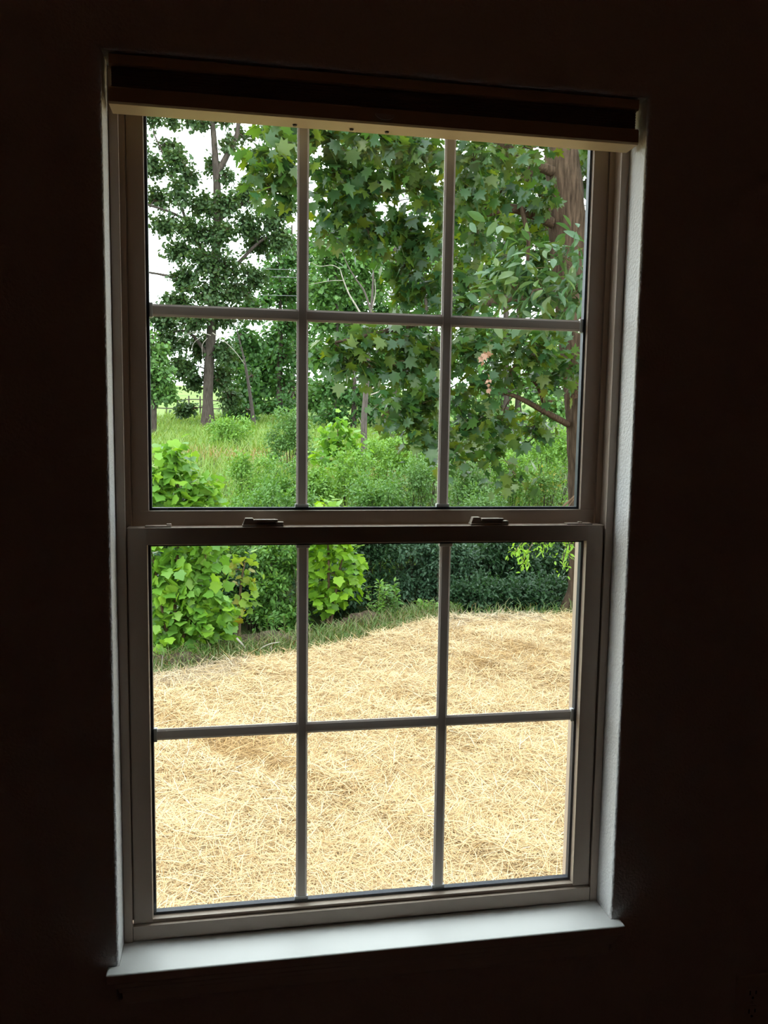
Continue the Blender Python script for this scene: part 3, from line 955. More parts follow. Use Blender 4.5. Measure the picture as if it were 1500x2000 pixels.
maple_blobs = blob_list([
    # upper left tip
    (500, 320, 32, 40, -2.2, .6), (545, 300, 38, 40, -2.2, .8), (520, 370, 35, 35, -2.1, .6), (570, 355, 35, 35, -2.0, .8), (585, 250, 32, 30, -2.0, .7), (555, 232, 30, 22, -2.0, .4),
    # middle pane, upper mass
    (640, 265, 50, 40, -1.8), (720, 270, 55, 40, -1.9), (800, 290, 55, 45, -1.8), (650, 340, 50, 40, -1.6), (735, 350, 55, 45, -1.5), (820, 370, 50, 50, -1.3),
    (655, 410, 48, 38, -1.3), (715, 440, 48, 38, -1.2), (640, 460, 30, 25, -1.2, .5), (785, 440, 45, 40, -1.0), (740, 480, 25, 25, -1.1, .5), (830, 470, 40, 40, -1.0), (790, 520, 40, 35, -0.8), (840, 560, 40, 40, -0.7),
    (790, 570, 25, 30, -0.7, .6), (840, 300, 40, 40, -1.7, .9),
    # right pane, upper
    (925, 310, 50, 45, -1.5), (990, 300, 50, 40, -1.2, .8), (1050, 300, 40, 30, -0.9, .6), (920, 390, 45, 40, -1.1, .7), (985, 360, 45, 35, -0.8, .7), (930, 470, 45, 40, -0.6, .8), (990, 450, 40, 30, 0.4, .6),
    (920, 550, 45, 40, -0.5, .9), (905, 610, 40, 30, -0.5, .6), (1000, 520, 50, 40, 0.5, .8), (1060, 500, 35, 35, 0.8, .7),
    # boughs below the grille
    (665, 690, 38, 28, -1.0, .9), (720, 665, 45, 32, -0.9), (790, 660, 50, 35, -0.8), (720, 715, 45, 28, -0.9, .9), (800, 720, 50, 32, -0.8), (850, 690, 40, 40, -0.6),
    (830, 780, 45, 40, -0.9), (780, 800, 38, 30, -1.0, .8), (745, 815, 30, 20, -1.1, .5), (820, 845, 45, 25, -1.0, .8), (860, 870, 35, 30, -1.0, .6),
    (920, 680, 50, 35, -0.9), (990, 670, 55, 40, -1.1), (1060, 680, 50, 40, -1.0), (930, 750, 50, 45, -0.9), (1000, 720, 50, 35, -0.8, .9), (1070, 740, 30, 30, -0.6, .7), (920, 830, 50, 40, -0.9, .9),
    (980, 820, 45, 30, -0.6, .7), (1040, 840, 45, 30, -0.3, .8), (960, 880, 45, 30, -0.8, .6), (1005, 930, 50, 35, -0.9, .5), (905, 900, 30, 30, -0.9, .5), (1080, 640, 35, 30, 0.6, .8), (1130, 720, 25, 40, -0.8, .6),
    (1060, 380, 35, 35, -0.4, .6), (1145, 260, 30, 40, 1.5), (1150, 340, 28, 45, 1.6), (1155, 430, 28, 40, 1.6, .8), (1040, 250, 40, 25, -0.6, .8), (1045, 430, 35, 35, 1.2, .8), (980, 400, 40, 40, 1.0, .8), (1030, 350, 40, 40, 1.2, .8), (950, 530, 40, 40, .8, .8),
    (895, 350, 40, 40, 1.8, 1.4), (955, 320, 45, 40, 1.8, 1.4), (1015, 300, 45, 40, 1.8, 1.4), (1060, 350, 45, 45, 1.8, 1.3), (930, 420, 45, 40, 1.8, 1.3), (990, 470, 45, 40, 1.9, 1.2), (1050, 430, 45, 45, 1.9, 1.2), (870, 440, 40, 40, 1.8, 1.3), (850, 390, 40, 40, 1.7, 1.3), (900, 520, 40, 40, 1.6, 1.0), (1140, 300, 40, 50, 2.2, 1.2), (700, 300, 50, 40, -0.6, .8), (780, 330, 50, 40, -0.4, .8), (690, 390, 45, 35, -0.4, .7),
    # crown above the opening, plus unseen foliage added at right to shade the recess
    (700, 190, 70, 40, -1.7, .8), (850, 180, 70, 50, -1.4, .8), (980, 190, 70, 50, -1.0, .8), (1090, 210, 60, 45, 0.8, .8), (900, 80, 90, 60, -0.5, .7), (1080, 60, 100, 70, 0, .7), (1230, 200, 70, 60, 0, .7),
    (1250, 400, 70, 70, 0, .7), (1240, 620, 60, 60, 0, .6), (1320, 120, 110, 80, 0, 1.6), (1330, 300, 100, 80, -1.0, 1.6), (1350, 480, 100, 80, -1.2, 1.6), (1340, 660, 90, 70, -1.0, 1.4), (1480, 200, 120, 90, -0.6, 1.6), (1500, 400, 120, 90, -1.4, 1.6),
    (1490, 600, 110, 80, -1.2, 1.4), (1650, 300, 120, 90, -1.6, 1.6), (1660, 500, 110, 90, -1.8, 1.6), (1640, 680, 100, 80, -1.4, 1.3), (1240, -60, 110, 80, 0, 1.2), (1420, -20, 120, 90, -0.4, 1.4), (1600, 80, 120, 90, -0.8, 1.4), (1340, 820, 70, 50, 0, 1.0),
    (760, 90, 80, 50, -1.0, .6), (1180, 480, 40, 60, .8, .7), (1000, -80, 120, 70, 0, .6), (1160, -60, 110, 70, 0, .6)], MY)
for px_, py_, dy_, r_ in [(1320 + 150 * i + 40 * (j % 2), 620 - 230 * j, -0.6 - 0.55 * i + 0.3 * (j % 3), 120) for i in range(7) for j in range(6)]:  # unseen dense blobs, added to block sky light from the right
    maple_blobs += blob_list([(px_, py_, r_ * (1 + 0.06 * (py_ < 200)), r_, dy_, 2.6)], MY)
crown(maple, np.vstack(msk), np.concatenate(msr), maple_blobs, 17, 5.0, 0.135, T_MAPLE, L_MAPLE, M_BARK_MAPLE, 0.012, 0.0045, 0.55, 'maple', 300,
      dict(up=0.75, droop=0.5, jit=0.5))

# two dried leaf clusters hanging in the maple
M_DRY = mat_leaf('dried_leaf', [(0.30, 0.17, 0.12), (0.38, 0.24, 0.18), (0.24, 0.12, 0.08)], 0.2)
for a_, b_, sz in ((946, 692, 1.0), (955, 748, 0.8)):
    n_ = 9
    c_ = at(a_, b_, MY - 1.55)
    P_ = c_ + rng.normal(0, 1, (n_, 3)) * np.array([0.02, 0.02, 0.035]) * sz
    V_, F_ = leaf_mesh_arrays(P_, leaf_frames(n_, unit(rng.normal(size=(n_, 3))), 0.2, 0.9, 0.5), 0.07 * sz * rng.uniform(0.7, 1.2, n_), T_MAPLE)
    tag(np_obj('dried_leaf_cluster', V_, F_, M_DRY, maple), 'pinkish brown dried leaf cluster')

# ------------------------------------------------------------------ hickory sapling reaching in from the right
HY = 5.3
hb = at(1420, 1500, HY)
hb[2] = YARD - 0.03
hick = empty('hickory_tree', hb)
tag(hick, 'young hickory reaching in from the right with long oval leaves', 'tree')
tp2 = spline([hb, at(1405, 1200, HY), at(1385, 900, HY), at(1360, 640, HY), at(1345, 480, HY), at(1340, 330, HY)], 30)
tr2 = np.linspace(0.055, 0.015, 30)
v, f = tube(tp2, tr2, 10, 0.06, 2)
np_obj('trunk', v, f, M_BARK_OAK, hick, True)
hick_blobs = blob_list([(990, 500, 34, 24, 0, .7), (1040, 520, 45, 35, 0), (1100, 500, 40, 30, 0.1), (1000, 560, 45, 30, -0.1), (1060, 570, 45, 35, -0.1), (1115, 565, 40, 40, 0),
                        (955, 580, 30, 22, -0.1, .5), (1020, 600, 40, 20, -0.1, .6), (1090, 610, 40, 25, 0, .6), (1180, 540, 50, 50, 0, .7), (1250, 500, 60, 60, 0, .6), (1330, 350, 60, 60, 0, .7), (1420, 480, 60, 60, 0, .6)], HY)
crown(hick, tp2[12:], tr2[12:], hick_blobs, 11, 4.2, 0.140, T_OVAL, L_HICK, M_TWIG, 0.010, 0.003, 0.5, 'hickory', 240, dict(up=0.9, droop=0.3, jit=0.5))

# ------------------------------------------------------------------ oak across the meadow
OY = 40.0
base = at(406, 846, OY)
base[2] = ground(base[0], base[1]) - 0.1
oak = empty('oak_tree', base)
tag(oak, 'tall spreading oak with grey trunk standing in the meadow at the left', 'tree')
tp3 = spline([base, at(406, 800, OY), at(407, 740, OY), at(412, 660, OY), at(418, 560, OY), at(424, 450, OY), at(424, 370, OY), at(420, 300, OY), at(414, 220, OY), at(408, 120, OY), at(402, 30, OY)], 50)
tr3 = np.interp(np.linspace(0, 1, 50), [0, 0.05, 0.13, 0.4, 0.6, 0.8, 1], [0.48, 0.33, 0.235, 0.22, 0.18, 0.11, 0.04])
v, f = tube(tp3, tr3, 14, 0.10, 7)
np_obj('trunk', v, f, M_BARK_OAK, oak, True)
osk, osr = [tp3[10:]], [tr3[10:]]
for pts, r0, r1 in (([(424, 340), (445, 300), (462, 265), (466, 225), (470, 150)], 0.16, 0.06),
                    ([(422, 470), (380, 440), (335, 415), (290, 400), (240, 380)], 0.09, 0.04),
                    ([(420, 520), (390, 480), (370, 450), (330, 330), (300, 260)], 0.12, 0.03),
                    ([(424, 430), (470, 400), (520, 360), (560, 340)], 0.12, 0.04),
                    ([(420, 560), (460, 520), (510, 470), (560, 450)], 0.12, 0.04),
                    ([(416, 600), (370, 560), (330, 540), (280, 530)], 0.13, 0.04),
                    ([(410, 700), (370, 650), (330, 650), (290, 660)], 0.10, 0.03)):
    q = spline([at(a, b, OY) for a, b in pts], 12)
    v, f = tube(q, np.linspace(r0, r1, 12), 7, 0.1, pts[0][0])
    np_obj('branch', v, f, M_BARK_OAK, oak, True)
    osk.append(q); osr.append(np.linspace(r0, r1, 12))
oak_blobs = blob_list([
    (300, 230, 20, 22, 0, 0.36), (338, 232, 20, 18, 1, 0.30), (372, 228, 20, 25, -1, 0.36), (440, 232, 22, 26, 0, 0.30), (398, 245, 12, 20, 0, 0.24), (330, 290, 26, 22, 1, 0.36), (300, 330, 24, 30, 0, 0.60), (345, 315, 25, 30, -1, 0.60),
    (372, 340, 20, 25, 0, 0.42), (310, 385, 32, 25, 1, 0.60), (350, 375, 30, 30, -1, 0.60), (445, 285, 18, 24, 0, 0.30), (478, 270, 20, 20, 1, 0.24), (500, 300, 20, 20, 0, 0.18), (410, 330, 18, 25, 1, 0.30), (440, 345, 25, 25, 0, 0.30),
    (395, 400, 40, 30, 0), (440, 400, 35, 30, -1), (480, 380, 30, 25, 0, .7), (320, 440, 35, 22, 0, .8), (375, 450, 40, 30, -1), (430, 460, 45, 35, -1), (480, 440, 35, 30, 0), (530, 425, 35, 28, 0, .8), (560, 400, 25, 25, 0, .7),
    (550, 470, 30, 25, 0), (505, 480, 30, 25, 1, .8), (345, 490, 25, 22, 0), (390, 510, 40, 35, -1), (440, 520, 45, 35, -1), (360, 545, 28, 25, 0), (405, 570, 50, 30, -1), (460, 570, 45, 30, 0), (350, 590, 35, 20, 0), (500, 540, 28, 25, 0, .8),
    (320, 620, 40, 25, 0), (380, 625, 45, 28, -1), (440, 620, 40, 28, 0), (330, 670, 45, 30, 0), (390, 680, 40, 28, 1), (440, 690, 35, 28, 0), (355, 720, 35, 22, 0), (430, 740, 30, 30, 1), (375, 745, 20, 18, 1, .7), (450, 780, 25, 25, 2, .8), (360, 800, 22, 14, 3, .6),
    (260, 300, 40, 40), (245, 390, 40, 40), (250, 460, 30, 25, 0, .6), (250, 640, 35, 30), (340, 150, 50, 40), (430, 150, 45, 40), (500, 180, 35, 35, 0, .6), (390, 70, 60, 40), (270, 190, 40, 40), (530, 250, 25, 25, 0, .5)], OY)
crown(oak, np.vstack(osk), np.concatenate(osr), oak_blobs, 54, 17, 0.165, T_LUMP, L_OAK, M_BARK_OAK, 0.012, 0.018, 0.5, sag=0.05, size_var=0.4)

# small tree at the far left of the meadow
def simple_tree(name, label, bx, by, Y, top, r, spec, leafmat, size, twigs=32, per=14, barkmat=None, group=None, twig_r=0.02, tpl=T_LUMP, cat='tree', lean=0):
    b = at(bx, by, Y)
    b[2] = ground(b[0], b[1]) - 0.1
    root = empty(name, b)
    tag(root, label, cat, group)
    a = at(bx + lean * 0.5, (by + top) / 2, Y)
    t = spline([b, a + np.array([0.02, 0.0, 0]) * r * 20, at(bx + lean, top, Y)], 26)
    tr_ = np.interp(np.linspace(0, 1, 26), [0, 0.08, 1], [r * 1.35, r, r * 0.25])
    v, f = tube(t, tr_, 10, 0.1, int(bx))
    np_obj('trunk', v, f, barkmat or M_BARK_OAK, root, True)
    crown(root, t[4:], tr_[4:], blob_list(spec, Y), twigs, per, size, tpl, leafmat, M_BARK_OAK, 0.012, twig_r, 0.5, size_var=0.4)
    return root


simple_tree('small_tree', 'small bluish green tree at the left edge of the meadow', 299, 815, 33, 660, 0.13,
            [(305, 690, 25, 25), (290, 730, 30, 25), (320, 735, 25, 25), (302, 765, 30, 18), (330, 765, 18, 15, 0, .6), (262, 720, 30, 40), (280, 660, 25, 20, 0, .7)], L_BLUE, 0.17)
simple_tree('woodland_tree', 'dark leafy tree in the woods just right of the oak', 545, 850, 50.5, 470, 0.22,
            [(548, 520, 35, 30, 0, .8), (560, 570, 35, 35), (520, 580, 35, 30), (560, 630, 40, 35), (545, 690, 40, 35), (560, 750, 40, 35), (535, 800, 45, 30), (580, 810, 45, 30), (590, 700, 35, 40), (600, 560, 35, 40, 0, .8),
             (505, 720, 25, 30, 1, .7), (575, 500, 30, 25, 0, .6)], L_FOREST, 0.24)
simple_tree('woodland_tree', 'leaning pale-barked tree between the oak and the dark woods', 498, 815, 43, 640, 0.11,
            [(490, 600, 30, 28, 1, .9), (475, 660, 25, 25, 1, .8), (505, 680, 25, 25, 1, .7), (490, 740, 22, 22, 2, .7), (485, 810, 28, 22, 2, .8), (460, 810, 22, 20, 2, .6)], L_FOREST, 0.22, barkmat=M_BARK_DEAD, lean=-36)
simple_tree('woodland_tree', 'lighter leafy tree behind the bare forked dead tree', 655, 850, 46.0, 470, 0.2,
            [(640, 510, 45, 35, 0, 1.3), (690, 510, 45, 40, 0, 1.3), (740, 500, 45, 40, 0, 1.2), (625, 570, 40, 35, 0, 1.3), (680, 570, 45, 35), (730, 560, 40, 40), (640, 630, 45, 35), (700, 640, 45, 35), (625, 700, 40, 40), (670, 720, 45, 40), (610, 780, 35, 40)],
            L_FOREST2, 0.26)
simple_tree('woodland_tree', 'dark undergrowth tree behind the thin dead trunk', 690, 860, 40, 640, 0.16,
            [(640, 760, 40, 35), (690, 770, 40, 35), (735, 740, 40, 40), (720, 800, 45, 30), (650, 815, 45, 30), (760, 690, 40, 40), (700, 690, 35, 30), (770, 800, 45, 35)], L_FOREST, 0.2)
simple_tree('woodland_tree', 'woodland tree seen through the maple boughs in the centre', 830, 870, 44, 480, 0.22,
            [(790, 560, 40, 45), (840, 520, 40, 40, 0, .7), (870, 590, 40, 40), (820, 640, 45, 40), (780, 640, 35, 40), (860, 680, 40, 40), (830, 750, 50, 45), (880, 780, 45, 40), (790, 740, 35, 35), (850, 830, 50, 30)],
            L_FOREST2, 0.24)
simple_tree('woodland_tree', 'pale green woodland tree seen between the maple limbs at right', 985, 880, 36, 380, 0.2,
            [(940, 480, 40, 40, 0, .7), (1000, 420, 45, 40, 0, .7), (1050, 480, 45, 45, 0, .7), (960, 560, 50, 45), (1040, 570, 50, 45), (930, 650, 45, 45), (1000, 660, 50, 45), (1070, 660, 50, 45), (960, 750, 55, 45), (1040, 760, 55, 45),
             (1000, 830, 55, 35), (1090, 800, 45, 50), (930, 830, 45, 35), (1100, 560, 40, 50), (1110, 440, 35, 40, 0, .6)], L_FOREST2, 0.20)
simple_tree('woodland_tree', 'woodland tree whose top fills the gap above the centre boughs', 770, 870, 58, 330, 0.22,
            [(700, 380, 45, 35, 0, .5), (760, 350, 50, 40, 0, .5), (820, 400, 45, 40, 0, .5), (650, 440, 40, 30, 0, .5), (740, 450, 50, 40, 0, .7), (880, 480, 50, 50, 0, .6)], L_FOREST, 0.28)

FAR = [('low dark thicket tree closing the gap right of the oak trunk', 480, 850, 52, 640, 0.15, [(455, 700, 40, 45), (490, 690, 40, 45), (520, 740, 45, 45), (470, 770, 40, 35, 0, .7), (500, 810, 50, 35), (560, 820, 50, 30), (540, 670, 40, 40)], L_FOREST),
       ('tall far woodland tree left of the first upper grille bar', 570, 850, 66, 440, 0.22, [(560, 480, 45, 35, 0, .6), (540, 540, 50, 40, 0, .8), (590, 560, 50, 50), (570, 620, 60, 50), (600, 690, 60, 60), (560, 760, 60, 50), (620, 780, 60, 50), (600, 500, 40, 40, 0, .6)], L_FOREST),
       ('far woodland tree in the middle of the second pane', 690, 850, 68, 440, 0.22, [(640, 490, 55, 45, 0, 1.4), (710, 470, 55, 45, 0, 1.4), (770, 500, 50, 50, 0, 1.4), (650, 560, 60, 50, 0, 1.5), (730, 560, 60, 50, 0, 1.5), (690, 600, 70, 50, 0, 1.5), (690, 640, 70, 60, 0, 1.3), (620, 610, 50, 50, 0, 1.3), (760, 620, 50, 50, 0, 1.3), (640, 700, 60, 60), (740, 720, 70, 60), (690, 790, 80, 50)], L_FOREST),
       ('far woodland tree behind the second upper grille bar', 850, 860, 64, 420, 0.22, [(800, 500, 50, 50, 0, .7), (870, 470, 60, 50, 0, .6), (820, 580, 60, 60), (890, 580, 60, 60), (800, 680, 70, 60), (880, 690, 70, 60), (830, 780, 80, 60), (910, 800, 70, 50)], L_FOREST),
       ('far woodland tree left of the maple trunk', 1010, 860, 62, 400, 0.22, [(950, 470, 60, 50, 0, .6), (1030, 440, 60, 60, 0, .6), (960, 560, 70, 60), (1050, 560, 70, 60), (980, 660, 80, 60, 0, 1.4), (1070, 680, 70, 70, 0, 1.4), (920, 700, 60, 60, 0, 1.4), (960, 770, 80, 60, 0, 1.4), (1060, 760, 80, 60, 0, 1.5), (1110, 720, 60, 60, 0, 1.5), (1150, 600, 60, 90), (1150, 780, 70, 70)], L_FOREST)]
for lb_, bx_, by_, Y_, tp_, r_, sp_, mt_ in FAR:
    simple_tree('woodland_tree', lb_, bx_, by_, Y_, tp_, r_, sp_, mt_, 0.30, 44, 16)

# ------------------------------------------------------------------ dead tree with bare fork
DY = 20.0
db = at(712, 880, DY)
db[2] = ground(db[0], db[1]) - 0.05
dead = empty('dead_tree', db)
tag(dead, 'slender dead tree with bare pale forked branches in the middle of the view', 'tree')


def px_tube(root, name, pts, Y, r0, r1, mat, sides=7, n=14, rid=0.12):
    q = spline([at(a, b, Y) if not isinstance(a, np.ndarray) else a for a, b in pts], n)
    v, f = tube(q, np.linspace(r0, r1, n), sides, rid, int(abs(q[0][0] * 100)))
    return np_obj(name, v, f, mat, root, True)


q = np.vstack([db[None], [at(a, b, DY) for a, b in ((711, 840), (712, 800), (715, 765), (717, 742), (720, 680), (725, 610), (728, 560), (730, 505))]])
v, f = tube(spline(q, 24), np.interp(np.linspace(0, 1, 24), [0, 0.4, 0.62, 1], [0.085, 0.065, 0.045, 0.015]), 8, 0.15, 4)
np_obj('trunk', v, f, M_BARK_DEAD, dead, True)
for pts, r0, r1 in (([(725, 610), (712, 570), (695, 545), (680, 520), (668, 492)], 0.03, 0.008), ([(718, 640), (700, 605), (682, 575), (670, 545), (664, 525)], 0.028, 0.010),
                    ([(664, 525), (648, 518), (625, 520), (606, 512)], 0.012, 0.004), ([(670, 548), (650, 548), (625, 552), (603, 556)], 0.010, 0.004), ([(727, 600), (733, 575), (732, 545)], 0.02, 0.006),
                    ([(718, 768), (728, 758), (738, 753)], 0.022, 0.012), ([(722, 772), (740, 765), (752, 755), (766, 746)], 0.020, 0.006), ([(738, 778), (748, 765), (758, 750)], 0.010, 0.004), ([(712, 838), (705, 825), (700, 815)], 0.012, 0.005)):
    px_tube(dead, 'branch', pts, DY, r0, r1, M_DEADWOOD if r0 < 0.03 else M_BARK_DEAD)

# bare dead twigs under the oak crown
px = at(412, 660, 37)
for pts, r0, r1 in (([(412, 655), (385, 648), (360, 655), (345, 668)], 0.018, 0.006), ([(405, 660), (395, 675), (396, 700)], 0.016, 0.006), ([(400, 655), (380, 668), (372, 690)], 0.014, 0.005), ([(415, 650), (440, 668), (462, 690), (478, 712)], 0.022, 0.010)):
    px_tube(oak, 'branch', pts, 38.5, r0, r1, M_DEADWOOD)

# ------------------------------------------------------------------ overhead wires and field fence
for k, py in enumerate((523, 538, 574)):
    a, b = at(60, py - 9, 43.8), at(1300, py + 11, 54)
    t = np.linspace(0, 1, 40)[:, None]
    q = a + (b - a) * t - np.array([0, 0, 0.15]) * np.sin(t * math.pi)
    v, f = tube(q, np.full(40, 0.016), 5)
    o = np_obj('utility_wire', v, f, mat_basic('wire_%d' % k, (0.22, 0.23, 0.23), 0.6, 0.3), None, True)
    tag(o, ('topmost', 'middle', 'lowest')[k] + ' of three grey overhead wires crossing behind the oak crown', 'wire', 'overhead wires')

fence = empty('field_fence', at(330, 800, 52))
tag(fence, 'thin wooden post and rail fence along the pale field at the left', 'fence')
for i, pxx in enumerate(range(215, 480, 22)):
    p = at(pxx, 800, 52)
    g = float(ground(p[0], p[1]))
    v, f = tube([(p[0], p[1], g - 0.2), (p[0] + 0.01, p[1], g + 0.6), (p[0], p[1], g + 1.2)], [0.05, 0.05, 0.045], 6)
    np_obj('post', v, f, M_BARK_DEAD, fence)
pa, pb = at(200, 800, 52), at(480, 800, 52)
for hz in (0.45, 0.95):
    xs = np.linspace(pa[0], pb[0], 20)
    q = np.stack([xs, np.full(20, 51.93), ground(xs, np.full(20, 52.0)) + hz + 0.03 * np.sin(xs * 2)], -1)
    v, f = tube(q, np.full(20, 0.035), 5)
    np_obj('rail', v, f, M_BARK_DEAD, fence)

# ------------------------------------------------------------------ big-leaved sycamore saplings at the near bank
def sapling(label, bx, Y, stems, spec, leafmat, size, key, singles, twigs, per, name='sycamore_sapling', tpl=T_SYC, cat='sapling'):
    b = at(bx, 1200, Y)
    b[2] = ground(b[0], b[1]) - 0.03
    root = empty(name, b)
    tag(root, label, cat)
    trs = None
    for pts in stems:
        q = spline([b] + [at(a, c, Y + (d if d else 0)) for a, c, d in pts], 16)
        r = np.linspace(0.022, 0.006, 16)
        v, f = tube(q, r, 6)
        np_obj('stem', v, f, M_TWIG, root, True)
        if trs is None: trs, trr = q, r
    crown(root, trs[3:], trr[3:], blob_list(spec, Y), twigs, per, size, tpl, leafmat, M_TWIG, 0.008, 0.003, 0.5, key, singles,
          dict(up=0.8, droop=0.35, jit=0.45), limb_name='branch')  # leaves of the sapling
    return root


sapling('sycamore sapling with broad pale leaves at the left window edge', 335, 7.1,
        [[(345, 1120, 0), (350, 1000, 0), (340, 880, 0)], [(310, 1150, 0), (290, 1050, 0)], [(390, 1150, 0), (405, 1060, 0)]],
        [(335, 890, 22, 18, 0, .8), (325, 930, 35, 25), (310, 960, 25, 25), (365, 950, 32, 25), (400, 965, 28, 25), (330, 990, 40, 25), (390, 1000, 38, 22), (320, 1040, 40, 30), (380, 1050, 45, 30), (420, 1045, 25, 25, 0, .7),
         (310, 1100, 35, 30), (360, 1105, 45, 30), (405, 1100, 30, 30), (310, 1150, 35, 30), (365, 1150, 40, 30), (400, 1170, 30, 28), (430, 1190, 25, 25, 0, .8), (330, 1200, 40, 28), (380, 1215, 40, 25), (415, 1225, 30, 20), (320, 1240, 30, 20), (360, 1255, 30, 18, 0, .6),
         (265, 980, 40, 40, 0, .8), (260, 1100, 40, 50, 0, .8), (265, 1200, 35, 35, 0, .8)], L_SYC, 0.105, 'sycamore', 300, 18, 3.6)
sapling('sycamore sapling with bright yellow-green leaves below the second grille bar', 640, 8.5,
        [[(642, 1120, 0), (640, 1060, 0), (632, 985, 0)], [(660, 1130, 0), (675, 1070, 0)]],
        [(625, 990, 16, 12, 0, .6), (640, 1050, 40, 25), (600, 1060, 25, 22), (670, 1080, 32, 28), (620, 1100, 35, 30), (660, 1120, 40, 28), (690, 1100, 18, 20, 0, .7), (685, 1140, 20, 18, 0, .6), (610, 1140, 30, 25), (650, 1160, 35, 22), (625, 1180, 28, 18, 0, .7), (650, 1020, 35, 20)],
        L_SYC2, 0.105, 'bright', 300, 13, 3.4)
sapling('yellowing little sapling in the gap right of the left sycamore', 465, 7.6,
        [[(470, 1150, 0), (478, 1100, 0)]],
        [(478, 1100, 16, 14, 0, .6), (460, 1140, 30, 16, 0, .6), (485, 1135, 22, 14, 0, .6), (470, 1170, 22, 20, 0, .6), (455, 1110, 14, 18, 0, .5), (468, 1200, 16, 18, 0, .5)], L_YELLOW, 0.085, 'yellow', 120, 9, 2.4)
sapling('light green sapling standing up among the shrubs in the centre', 662, 14.5,
        [[(662, 900, 0), (660, 850, 0), (658, 820, 0)]],
        [(658, 830, 22, 14, 0, .8), (640, 860, 28, 18), (680, 855, 22, 18), (655, 890, 36, 20), (690, 880, 18, 18, 0, .7), (625, 900, 25, 20), (670, 915, 32, 18)], L_SYC, 0.12, 'centre', 200, 12, 4)


# ------------------------------------------------------------------ shrubs
def shrub(label, px, py, rx, ry, Y, leafmat, size, n, tpl=T_SMALL, group='shrubs beyond the straw', cat='shrub', name='shrub'):
    k = mpp(Y)
    c = at(px, py, Y)
    g = float(ground(c[0], c[1]))
    top = c[2] + ry * k
    hgt = max(0.4, top - g)
    root = empty(name, (c[0], c[1], g))
    tag(root, label, cat, group)
    tw = []
    Ps, Os = [], []
    lumps = 22
    n = int(n * 1.8)
    R = rx * k
    for i in range(lumps):
        u = rng.random()
        zz = g + hgt * (0.12 + 0.80 * rng.random() ** 0.8)
        rel = (zz - g) / hgt
        rad = R * math.sqrt(max(0.05, 1 - (max(0, rel - 0.45) / 0.6) ** 2)) * (0.35 + 0.55 * math.sqrt(rng.random()))
        a = rng.uniform(0, 2 * math.pi)
        lc = np.array([c[0] + rad * math.cos(a), c[1] + 0.8 * rad * math.sin(a), zz])
        lr = R * rng.uniform(0.34, 0.58)
        q = curve_to((c[0] + 0.15 * R * math.cos(a), c[1] + 0.15 * R * math.sin(a), g - 0.03), lc, 0.08, 6)
        tw.append(tube(q, np.linspace(0.008, 0.003, 6), 4))
        m = n // lumps
        d = ball(m, 0.4)
        # leaves sit along little sprays that leave the lump's centre
        nsp = max(4, m // 9)
        dirs = unit(rng.normal(size=(nsp, 3)) + np.array([0, 0, 0.35]))
        which = rng.integers(0, nsp, m)
        t = rng.uniform(0.25, 1.15, m)
        pos = lc + dirs[which] * (t * lr)[:, None] + rng.normal(0, size * 0.5, (m, 3))
        pos[:, 2] = np.maximum(pos[:, 2], g + 0.02)
        Ps.append(pos); Os.append(dirs[which])
    v, f = merge(tw)
    np_obj('stems', v, f, M_SHRUBSTEM, root)['kind'] = 'stuff'
    P, O = np.vstack(Ps), np.vstack(Os)
    S = size * rng.uniform(0.6, 1.35, len(P))
    put_leaves(root, P, leaf_frames(len(P), O, 0.7, 0.15, 0.5), S, tpl, leafmat)
    return root


